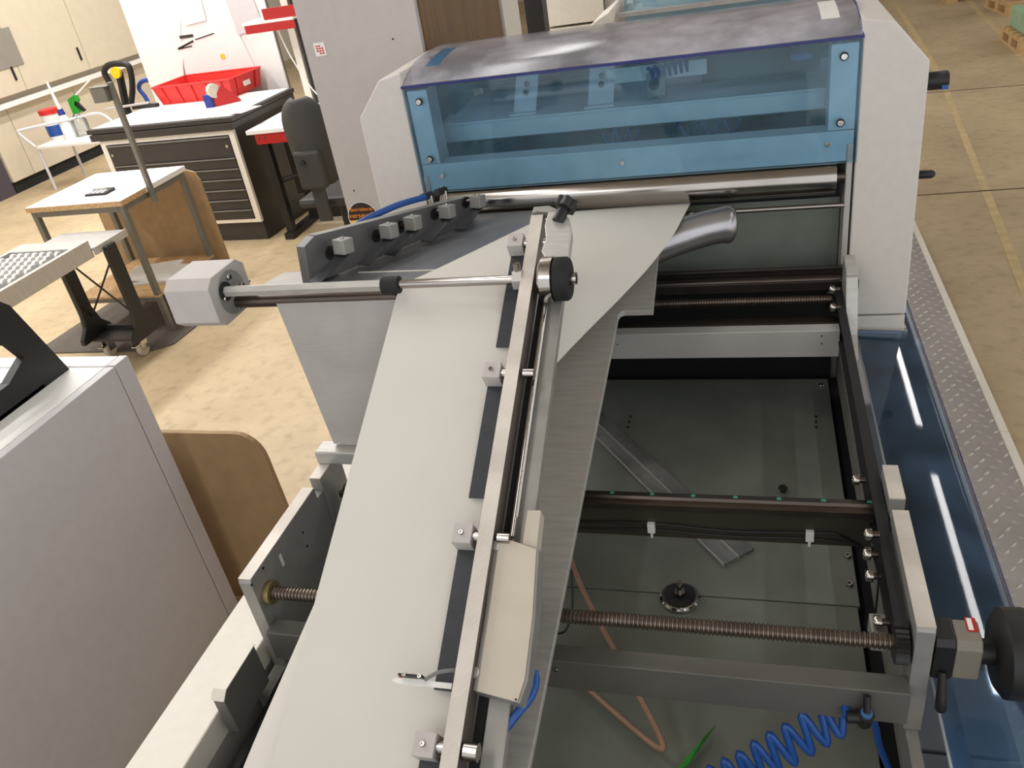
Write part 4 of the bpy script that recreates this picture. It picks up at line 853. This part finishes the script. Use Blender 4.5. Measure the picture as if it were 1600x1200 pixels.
for x in (-3.90, -3.65):
    cs = MB().rings([((x - 0.016, 3.74, 0.045), 0.042), ((x - 0.010, 3.74, 0.045), 0.045), ((x + 0.010, 3.74, 0.045), 0.045), ((x + 0.016, 3.74, 0.045), 0.042)], 24).build('castor_wheel', M_BEIGE, cv, smooth=True)
    for s_ in (-0.022, 0.018): box('castor_fork', M_CHROME, cs, x + s_, x + s_ + 0.004, 3.715, 3.775, 0.04, 0.125, 0.001)
    box('brake_pedal', M_CHROME, cs, x - 0.018, x + 0.018, 3.67, 3.72, 0.08, 0.09, 0.001)

# ================================================================== DRAWER CABINET AND WHAT STANDS ON IT
dc = thing('drawer_cabinet', 'wide charcoal drawer cabinet with pale frame and raised dark worktop', 'cabinet', (-3.80, 5.61, 0))
RZ = math.radians(-3.0)
def D(x, y, z): return (-3.80 + x, 5.61 + y, z)      # local: x to the left negative, y deep
WD = 1.30
def dbox(name, m_, par, x0, x1, y0, y1, z0, z1, bv=0.002): return box(name, m_, par, -3.80 + x0, -3.80 + x1, 5.61 + y0, 5.61 + y1, z0, z1, bv)
dbox('plinth', M_DRAWER, dc, -WD + 0.01, -0.01, 0.03, 0.72, 0.0, 0.16)
dbox('carcass', M_DRAWER, dc, -WD, 0, 0.03, 0.74, 0.16, 0.90)
dbox('frame_stile', M_CREAM, dc, -0.05, 0, 0.0, 0.03, 0.16, 0.90); dbox('frame_stile', M_CREAM, dc, -WD, -WD + 0.05, 0.0, 0.03, 0.16, 0.90)
dbox('frame_rail', M_CREAM, dc, -WD + 0.05, -0.05, 0.0, 0.03, 0.16, 0.19); dbox('frame_rail', M_CREAM, dc, -WD + 0.05, -0.05, 0.0, 0.03, 0.865, 0.90)
hz = [0.19, 0.28, 0.375, 0.47, 0.565, 0.66, 0.71 + 0.0]
zs = [0.195, 0.285, 0.375, 0.465, 0.555, 0.645, 0.72, 0.862]
zs = [0.193, 0.277, 0.361, 0.445, 0.529, 0.613, 0.697, 0.862]
for z0, z1 in zip(zs, zs[1:]):
    dr = dbox('drawer', M_DRAWER, dc, -WD + 0.055, -0.055, -0.004, 0.03, z0, z1 - 0.018, 0.002)
    dbox('grip_strip', mat('grip_alu', (140, 140, 142), 0.35, 0.8, 0.05, 10), dr, -WD + 0.055, -0.055, -0.014, 0.02, z1 - 0.016, z1 - 0.004, 0.002)
    if z1 > 0.8:
        for x in (-WD + 0.09, -0.09):
            p = Vector(D(x, -0.004, z0 + 0.085)); cyl('drawer_lock', M_CHROME, dr, p, p + Vector((0, -0.008, 0)), 0.012, n=16)
dbox('worktop_edge', M_DRAWER, dc, -WD - 0.06, 0.02, -0.02, 0.92, 0.905, 0.955, 0.003)
dbox('worktop_upper', M_DRAWER, dc, -WD - 0.08, 0.03, -0.01, 0.93, 0.96, 0.995, 0.003)
dbox('worktop_sheet', M_LAM, dc, -WD - 0.05, 0.0, 0.03, 0.90, 0.996, 1.0, 0.001)
dbox('rear_legs', M_DRAWER, dc, -WD, 0, 0.745, 0.9, 0.0, 0.905)
dc.rotation_euler.z = RZ
def on_top(px, py, z=1.001): return at(px, py, 2, z)
# red crate
q = (on_top(262, 163) + on_top(395, 140)) / 2
cr_ = thing('red_crate', 'shallow red plastic crate on the dark drawer cabinet', 'crate', (0, 0, 0))
WC, DC_, HC = 0.40, 0.24, 0.15
bt = [(-WC + 0.03, -DC_ + 0.03), (WC - 0.03, -DC_ + 0.03), (WC - 0.03, DC_ - 0.03), (-WC + 0.03, DC_ - 0.03)]; tp_ = [(-WC, -DC_), (WC, -DC_), (WC, DC_), (-WC, DC_)]
for i in range(4):
    a, b = bt[i], bt[(i + 1) % 4]; c_, e_ = tp_[i], tp_[(i + 1) % 4]
    inw = Vector((-(a[0] + b[0]) / 2, -(a[1] + b[1]) / 2, 0)).normalized() * 0.006
    P = [(a[0], a[1], 0.002), (b[0], b[1], 0.002), (e_[0], e_[1], HC), (c_[0], c_[1], HC)]
    MB().hexa([Vector(v) for v in P] + [Vector(v) + inw for v in P]).build('crate_wall', M_RED, cr_)
    nrib = 5 if i % 2 == 0 else 3
    for k in range(nrib):
        t = (k + 0.6) / (nrib + 0.2); pa = Vector((a[0] + (b[0] - a[0]) * t, a[1] + (b[1] - a[1]) * t, 0.01)); pb_ = Vector((c_[0] + (e_[0] - c_[0]) * t, c_[1] + (e_[1] - c_[1]) * t, HC - 0.01))
        if i == 1 and k == 1:
            MB().hexa([pa.lerp(pb_, 0.5) + v - inw * 1.2 for v in (Vector((0, -0.05, -0.02)), Vector((0, 0.05, -0.02)), Vector((0, 0.05, 0.02)), Vector((0, -0.05, 0.02)))] + [pa.lerp(pb_, 0.5) + v - inw * 0.1 for v in (Vector((0, -0.05, -0.02)), Vector((0, 0.05, -0.02)), Vector((0, 0.05, 0.02)), Vector((0, -0.05, 0.02)))]).build('handle_slot', M_LAM, cr_)
        else:
            MB().tube([pa - inw, pb_ - inw], 0.008, 6).build('crate_rib', M_RED, cr_)
    MB().tube([(c_[0], c_[1], HC), (e_[0], e_[1], HC)], 0.009, 8).build('crate_rim', M_RED, cr_)
MB().box(-WC + 0.03, WC - 0.03, -DC_ + 0.03, DC_ - 0.03, 0, 0.006).build('crate_floor', M_RED, cr_)
pf = on_top(264, 163); pr_ = on_top(372, 145)
cr_.location = ((pf.x + pr_.x) / 2 + 0.02, (pf.y + pr_.y) / 2 + 0.11, 1.001); cr_.rotation_euler.z = RZ
# tape dispenser
q = on_top(342, 165); td = thing('tape_dispenser', 'red tape dispenser with a pale roll beside the red crate', 'tape dispenser', tuple(q))
MB().prism([q + Vector(v) for v in ((0, -0.04, 0), (0.16, 0.10, 0), (0.13, 0.08, 0.06), (0.06, 0.02, 0.15), (0.0, -0.035, 0.06))], (-0.012, 0.012, 0)).build('dispenser_side', M_REDP, td, 0.002)
MB().rings([(q + Vector((-0.02, 0.0, 0.12)), 0.055), (q + Vector((0.02, -0.02, 0.12)), 0.055)], 24).build('tape_roll', M_BEIGE, td, smooth=True)
box('cutter_block', mat('blue_block', (30, 50, 130), 0.4, 0, 0.05, 10), td, q.x - 0.09, q.x - 0.02, q.y - 0.05, q.y + 0.0, 1.001, 1.10, 0.003)
q = on_top(233, 168); sp = thing('hand_stapler', 'long black stapler with silver arm on the drawer cabinet', 'stapler', tuple(q))
box('stapler_base', M_BLACK, sp, q.x - 0.16, q.x + 0.1, q.y - 0.02, q.y + 0.02, 1.0012, 1.03, 0.003); MB().hexa([(q.x - 0.45, q.y - 0.015, 1.02), (q.x + 0.02, q.y - 0.015, 1.035), (q.x + 0.02, q.y + 0.015, 1.035), (q.x - 0.45, q.y + 0.015, 1.02), (q.x - 0.45, q.y - 0.015, 1.035), (q.x + 0.02, q.y - 0.015, 1.05), (q.x + 0.02, q.y + 0.015, 1.05), (q.x - 0.45, q.y + 0.015, 1.035)]).build('stapler_arm', M_GREYP, sp)
for i, (px, py, rz) in enumerate(((385, 150, 0.3), (372, 172, 0.1), (290, 178, -0.1))):
    q = on_top(px, py, 1.0005); o = MB().box(-0.11, 0.11, -0.15, 0.15, 0, 0.001).build('loose_sheet', M_PAPER if i != 1 else mat('pink_sheet', (226, 196, 206), 0.7, 0, 0.02, 5), None, origin=(0, 0, 0)); o.location = q + Vector((0, 0, 0.0012)); o.rotation_euler.z = rz + 1.2
    tag(o, ('white sheet of paper at the right corner of the drawer cabinet top', 'pinkish sheet in front of the tape dispenser on the cabinet', 'white sheet in front of the red crate')[i], 'paper')

# ================================================================== PANEL WALL WITH PAPERS BEHIND THE DRAWERS
nb = thing('notice_board', 'tall pale back board behind the drawer cabinet, covered with paper sheets', 'notice board', (-4.3, 6.85, 0))
box('board_panel', M_LAM, nb, -5.35, -3.95, 6.85, 6.87, 0.6, 2.6); 
for x in (-5.33, -4.0): box('board_leg', M_LEG, nb, x, x + 0.04, 6.88, 6.92, 0.0, 2.6)
sh = [((232, 38), (281, 30), (288, 130), (240, 140), 'blank white sheet at the left of the notice board'), ((275, 70), (362, 30), (405, 118), (300, 140), 'wide white drawing sheet with black title lines on the notice board'),
      ((275, -2), (312, -8), (322, 32), (290, 40), 'small white sheet at the top of the notice board'), ((352, 0), (392, -10), (412, 42), (372, 55), 'grey-white leaflet holder sheet at the upper right of the notice board'), ((243, 100), (285, 92), (290, 145), (250, 150), 'lowest white sheet at the left of the notice board')]
for i, (a, b, c_, e_, lab) in enumerate(sh):
    pts = [at(p[0], p[1], 1, 6.845 - 0.003 * i) for p in (a, b, c_, e_)]
    o = thing('paper_sheet', lab, 'paper', tuple(pts[0])); MB().prism(pts, (0, 0.001, 0)).build('sheet', M_LAM if i != 3 else M_GREYC, o)
    if i == 1:
        for (p, q_, t) in (((279, 76), (302, 64), 0.007), ((305, 62), (334, 52), 0.004), ((278, 77), (300, 72), 0.004)):
            u0 = at(p[0], p[1], 1, 6.840); u1 = at(q_[0], q_[1], 1, 6.840); MB().tube([u0, u1], t * 1.2, 6).build('printed_line', M_BLACK, o)
        pz = at(291, 57, 1, 6.84); MB().box(pz.x - 0.07, pz.x + 0.07, 6.839, 6.841, pz.z - 0.012, pz.z + 0.012).build('printed_title', M_CHAIR, o)
        pz = at(348, 88, 1, 6.84); MB().box(pz.x - 0.02, pz.x + 0.02, 6.837, 6.841, pz.z - 0.02, pz.z + 0.02).build('yellow_note', M_YELLOW, o)
# desk with red frame, post with red tray, office chair
dz = 0.88
q = Vector((-3.69, 5.60, dz)); dk2 = thing('desk', 'white-topped desk with red steel frame and dark column, right of the drawer cabinet', 'desk', (-3.2, 5.6, 0))
DX0, DX1, DY0, DY1 = q.x, q.x + 1.15, q.y, q.y + 0.85
box('desk_top', M_LAM, dk2, DX0, DX1, DY0, DY1, dz - 0.03, dz, 0.002)
rb = box('red_rail', M_REDP, dk2, DX0 + 0.06, DX1, DY0 + 0.01, DY0 + 0.03, dz - 0.11, dz - 0.031)
for x in (0.09, 0.14): inst('rail_bolt', BOLT, rb, (DX0 + x, DY0 + 0.01, dz - 0.06), (0, -1, 0), 1.0)
box('dark_back_panel', M_DRAWER, dk2, DX0 + 0.05, DX1, DY0 + 0.4, DY0 + 0.42, 0.25, dz - 0.03)
box('desk_leg', M_BLACK, dk2, DX0 + 0.07, DX0 + 0.13, DY0 + 0.04, DY0 + 0.10, 0.0, dz - 0.03); box('desk_foot', M_BLACK, dk2, DX0 + 0.06, DX0 + 0.14, DY0, DY0 + 0.8, 0.0, 0.05)
box('foot_panel', M_BLACK, dk2, DX0 + 0.13, DX1, DY0 + 0.34, DY0 + 0.36, 0.05, 0.25)
cyl('foot_rail', M_BLACK, dk2, (DX0 + 0.1, DY0 + 0.1, 0.45), (DX0 + 0.5, DY0 + 0.38, 0.5), 0.02)
for a, m_ in ((0.22, M_BLACK), (0.14, M_CREAM)): box('upright_post', m_, dk2, DX0 + a, DX0 + a + 0.06, DY1 - 0.06, DY1, dz, 2.1)
tr_ = at(425, 42, 1, DY1 - 0.2); box('red_shelf_front', M_REDP, dk2, tr_.x - 0.18, tr_.x + 0.25, DY1 - 0.3, DY1 - 0.28, tr_.z - 0.02, tr_.z + 0.04); box('shelf_board', M_LAM, dk2, tr_.x - 0.2, tr_.x + 0.25, DY1 - 0.3, DY1, tr_.z + 0.04, tr_.z + 0.06)
tube('white_cable', M_LAM, dk2, spline([(DX0 + 0.1, DY1 - 0.15, tr_.z), (DX0 + 0.16, DY1 - 0.15, tr_.z - 0.25), (DX0 + 0.3, DY1 - 0.15, dz + 0.08), (DX0 + 0.5, DY1 - 0.2, dz + 0.01)], 6), 0.006, 8)
ry = thing('red_tray', 'red letter tray on the shelf above the desk', 'tray', (tr_.x + 0.12, DY1 - 0.15, tr_.z + 0.06))
box('tray_floor', M_REDP, ry, tr_.x + 0.0, tr_.x + 0.3, DY1 - 0.28, DY1 - 0.05, tr_.z + 0.0605, tr_.z + 0.07); box('tray_front', M_REDP, ry, tr_.x + 0.0, tr_.x + 0.3, DY1 - 0.29, DY1 - 0.28, tr_.z + 0.0605, tr_.z + 0.14)
box('white_wall_sheet', M_LAM, dk2, DX0 + 0.26, DX1, DY1 - 0.02, DY1, dz, 2.0)
oc_ = thing('office_chair', 'dark grey office chair with tall rounded back in front of the desk', 'chair', (-2.87, 5.05, 0))
cx, cy = -2.85, 5.0; rows = []
for i in range(13):
    z = 0.60 + i * 0.049; t = i / 12; hw_ = 0.165 * (1 - 0.25 * (1 - t) ** 2) * math.sqrt(max(0.02, 1 - max(0, (t - 0.72) / 0.29) ** 2)) * (0.8 + 0.2 * min(1, t * 6))
    dep = 0.05 * math.sin(math.pi * t) + 0.02
    rows.append([(cx + hw_ * s_, cy + 0.05 * s_ * s_ * 0 + (0.03 * (1 - s_ * s_)) * -1 - dep * 0.3 + 0.06 * (s_ * s_), z) for s_ in (-1, -0.8, -0.5, -0.2, 0.2, 0.5, 0.8, 1)])
MB().grid(rows).build('backrest', M_CHAIR, oc_, smooth=True, solid=0.045, sub=1)
box('back_housing', M_CHAIR, oc_, cx - 0.10, cx + 0.10, cy - 0.085, cy - 0.03, 0.60, 0.86, 0.02); MB().cyl((cx - 0.03, cy - 0.085, 0.79), (cx - 0.03, cy - 0.10, 0.79), 0.018, n=16).build('back_knob', M_BLACK, oc_, smooth=True)
box('back_bar', M_CHAIR, oc_, cx - 0.05, cx + 0.05, cy - 0.05, cy - 0.02, 0.36, 0.62, 0.01)
box('seat', M_CHAIR, oc_, cx - 0.23, cx + 0.23, cy + 0.03, cy + 0.48, 0.43, 0.50, 0.03); cyl('gas_column', M_BLACK, oc_, (cx, cy + 0.25, 0.1), (cx, cy + 0.25, 0.43), 0.03)
for k in range(5):
    a = math.radians(20 + 72 * k); e_ = Vector((cx + 0.30 * math.cos(a), cy + 0.25 + 0.30 * math.sin(a), 0.085)); MB().tube([(cx, cy + 0.25, 0.13), e_], [0.03, 0.02], 8).build('star_leg', M_BLACK, oc_)
    cyl('castor', M_BLACK, oc_, e_ + Vector((-0.02, 0, -0.055)), e_ + Vector((0.02, 0, -0.055)), 0.03)

# ================================================================== CREAM MACHINE ROW ALONG THE LEFT WALL
cw = thing('press_cabinets', 'long cream press housing with panel doors along the left wall', 'machine housing', (-8.4, 8.5, 0))
for i in range(7):
    y0 = 4.6 + i * 1.12
    if y0 < 7.3: y0l = 7.62 if i == 2 else None
    else: y0l = y0
    if y0l: lo_ = box('lower_panel', M_PRESS, cw, -8.6, -8.22, y0l, y0 + 1.11, 0.13, 0.90, 0.004)
    up_ = box('upper_panel', M_PRESS, cw, -8.6, -8.10, y0 + 0.3, y0 + 1.41, 1.02, 2.9, 0.004)
    box('door_handle', M_BLACK, up_, -8.10, -8.085, y0 + 1.30, y0 + 1.325, 1.15, 1.30, 0.002)
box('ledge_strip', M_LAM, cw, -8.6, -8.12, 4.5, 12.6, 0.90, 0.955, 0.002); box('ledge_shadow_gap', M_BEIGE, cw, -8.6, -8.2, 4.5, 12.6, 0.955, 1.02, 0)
box('plinth_shade', M_DARK, cw, -8.6, -8.25, 7.62, 12.6, 0.0, 0.13, 0)  # black box stands for the shadow under the housing
p = at(10, 75, 0, -8.098); box('vent_grille', mat('vent_grey', (140, 134, 124), 0.6, 0, 0.04, 10), cw, -8.099, -8.09, p.y - 0.6, p.y + 0.15, p.z - 0.2, p.z + 0.2, 0.001)
for yy in (7.9, 8.3, 8.9, 9.2): cyl('levelling_foot', M_LAM, cw, (-8.28, yy, 0.0), (-8.28, yy, 0.13), 0.03)
tag(MB().box(-8.58, -8.24, 5.0, 7.60, 0.0, 0.88).build('dark_machine_box', mat('violet_grey_box', (74, 66, 74), 0.5, 0, 0.05, 10), None, 0.004), 'dark violet-grey box at the foot of the cream housing at the left edge', 'box')

# ================================================================== TROLLEY WITH BOTTLES
tl0 = at(86, 297, 2, 0.0)
def hz_(px, py): 
    c_ = at(px, py, 0, tl0.x); return c_.z
tzz = hz_(66, 226)
tl = thing('hand_trolley', 'white tubular trolley carrying bottles beside the cream housing', 'trolley', (tl0.x + 0.3, tl0.y, 0))
tc0 = Vector((tl0.x - 0.02, tl0.y, 0))
box('trolley_deck', M_LAM, tl, tc0.x, tc0.x + 1.0, tc0.y, tc0.y + 0.55, tzz - 0.03, tzz, 0.004)
for dx in (0.02, 0.98):
    for dy in (0.02, 0.53): cyl('trolley_leg', M_GREYC, tl, (tc0.x + dx, tc0.y + dy, 0.0), (tc0.x + dx, tc0.y + dy, tzz - 0.03), 0.016)
MB().tube(spline([(tc0.x + 0.02, tc0.y, tzz), (tc0.x - 0.10, tc0.y - 0.02, tzz + 0.17), (tc0.x - 0.05, tc0.y + 0.02, tzz + 0.2), (tc0.x + 0.35, tc0.y + 0.3, tzz + 0.2), (tc0.x + 0.6, tc0.y + 0.5, tzz + 0.19), (tc0.x + 0.75, tc0.y + 0.53, tzz)], 5), 0.016, 10).build('trolley_handle', M_GREYC, tl, smooth=True)
def place(px, py): q = at(px, py, 2, tzz); return Vector((q.x, q.y, tzz + 0.001))
q = place(94, 214); b1 = thing('wipes_tub', 'white tub with red lid and blue label on the trolley', 'tub', tuple(q))
cyl('tub_body', M_LAM, b1, q, q + Vector((0, 0, 0.27)), 0.105, 0.11); cyl('tub_lid', M_RED, b1, q + Vector((0, 0, 0.27)), q + Vector((0, 0, 0.32)), 0.118); MB().rings([(q + Vector((0, 0, 0.03)), 0.107), (q + Vector((0, 0, 0.15)), 0.1095)], 24, False).build('tub_label', M_BLUE, b1, smooth=True)
q = place(112, 215); b2 = thing('dosing_bottle', 'white bottle with dark blue cap and tall spout on the trolley', 'bottle', tuple(q))
MB().rings([(q, 0.07), (q + Vector((0, 0, 0.2)), 0.07), (q + Vector((0, 0, 0.26)), 0.03)], 20).build('bottle_body', M_LAM, b2, smooth=True); cyl('bottle_cap', MATS['blue_block'], b2, q + Vector((0, 0, 0.26)), q + Vector((0, 0, 0.32)), 0.04, 0.03); cyl('spout', M_LAM, b2, q + Vector((0, 0, 0.32)), q + Vector((-0.02, 0, 0.62)), 0.02, 0.012)
q = place(132, 211); b3 = thing('spray_bottle', 'clear spray bottle with green trigger head on the trolley', 'bottle', tuple(q))
MB().rings([(q, 0.085), (q + Vector((0, 0, 0.16)), 0.085), (q + Vector((0, 0, 0.24)), 0.03)], 20).build('bottle_body', M_CLEAR, b3, smooth=True); hd_ = MB().prism([q + Vector(v) for v in ((-0.04, 0, 0.24), (0.05, 0, 0.24), (0.05, 0, 0.33), (0.10, 0, 0.38), (0.08, 0, 0.44), (-0.04, 0, 0.40))], (0, 0.05, 0)).build('trigger_head', M_GREEN, b3, 0.004); MB().prism([q + Vector(v) for v in ((0.06, 0, 0.38), (0.14, 0, 0.26), (0.11, 0, 0.25), (0.03, 0, 0.33))], (0, 0.03, 0)).build('trigger', M_BLACK, hd_); cyl('nozzle_rod', M_LAM, b3, q + Vector((0.06, 0.02, 0.42)), q + Vector((0.28, 0.1, 0.56)), 0.008)
q = Vector((tc0.x + 0.90, tc0.y + 0.46, tzz + 0.001)); tag(MB().rings([(q + Vector((0, 0, 0)), 0.05), (q + Vector((0, 0, 0.07)), 0.10), (q + Vector((0, 0, 0.075)), 0.09)], 20).build('orange_bowl', mat('orange_red_plastic', (240, 70, 40), 0.4, 0, 0.05, 10), smooth=True), 'small orange-red bowl on the trolley behind the drawer cabinet', 'bowl')
# pallet truck handle + blue cart handle
q = at(205, 185, 1, 6.9); ph = thing('pallet_truck', 'black pallet truck handle loop with yellow button behind the drawer cabinet', 'pallet truck', (q.x, 6.95, 0))
lpz = [at(x, y, 1, 6.9) for x, y in ((172, 130), (163, 112), (172, 101), (195, 100), (203, 108), (207, 135), (205, 162))]
MB().tube(spline(lpz, 5), 0.028, 10).build('handle_loop', M_BLACK, ph, smooth=True)
mst = [at(186, 112, 1, 6.92), at(198, 170, 1, 6.92)]; mst.append(Vector((mst[1].x, 6.95, 0.15)))
MB().tube(mst, 0.035, 10).build('handle_mast', M_BLACK, ph); bb = at(183, 113, 1, 6.87); cyl('yellow_button', M_YELLOW, ph, bb, bb + Vector((0, -0.03, 0)), 0.05)
box('truck_body', M_RED, ph, mst[1].x - 0.2, mst[1].x + 0.06, 6.9, 7.3, 0.0, 0.4)
bh = [at(x, y, 1, 7.0) for x, y in ((235, 124), (221, 128), (217, 138), (226, 150), (234, 165))]
bc = thing('blue_cart', 'blue tubular cart handle between the pallet truck and the notice board', 'cart', (bh[4].x, 7.0, 0))
MB().tube(spline(bh, 5) + [Vector((bh[4].x, 7.0, 0.2))], 0.02, 10).build('cart_handle', mat('cart_blue', (50, 80, 170), 0.4, 0, 0.05, 10), bc, smooth=True); box('cart_deck', MATS['cart_blue'], bc, bh[4].x - 0.05, bh[4].x + 0.5, 6.95, 7.5, 0.0, 0.2)

# ================================================================== PALLETS AT UPPER RIGHT
def pallet(px, py, rz, label):
    q = at(px, py, 2, 0.0); p = thing('pallet', label, 'pallet', tuple(q), 'pallets at the right')
    for i in range(5): MB().box(q.x, q.x + 1.2, q.y + i * 0.17, q.y + i * 0.17 + 0.11, 0.122, 0.144).build('deck_board', M_PALLET, p)
    for j in range(3):
        MB().box(q.x + j * 0.52, q.x + j * 0.52 + 0.14, q.y, q.y + 0.79, 0.10, 0.121).build('cross_board', M_PALLET, p)
        for i in range(3): MB().box(q.x + j * 0.52, q.x + j * 0.52 + 0.14, q.y + i * 0.34, q.y + i * 0.34 + 0.11, 0.022, 0.10).build('block', M_PALLET, p)
        MB().box(q.x + j * 0.52, q.x + j * 0.52 + 0.14, q.y, q.y + 0.79, 0.0, 0.021).build('skid_board', M_PALLET, p)
    p.rotation_euler.z = rz; return q
pallet(1478, 6, 0.0, 'wooden pallet partly seen at the top right edge')
q = pallet(1574, 26, 0.1, 'wooden pallet under a wrapped load at the right edge')
tag(MB().box(q.x + 0.1, q.x + 1.1, q.y + 0.12, q.y + 0.78, 0.1445, 0.7).build('wrapped_load', M_GREYC, None, 0.03), 'pale wrapped load on the pallet at the right edge', 'load')
q = pallet(1592, 85, 0.0, 'nearer wooden pallet cut off by the right edge')
tag(MB().box(q.x + 0.05, q.x + 1.1, q.y + 0.05, q.y + 0.7, 0.1445, 0.35).build('green_bundle', mat('pale_green_bundle', (150, 180, 150), 0.6, 0, 0.1, 10), None, 0.02), 'pale green bundle on the nearer pallet at the right edge', 'bundle')
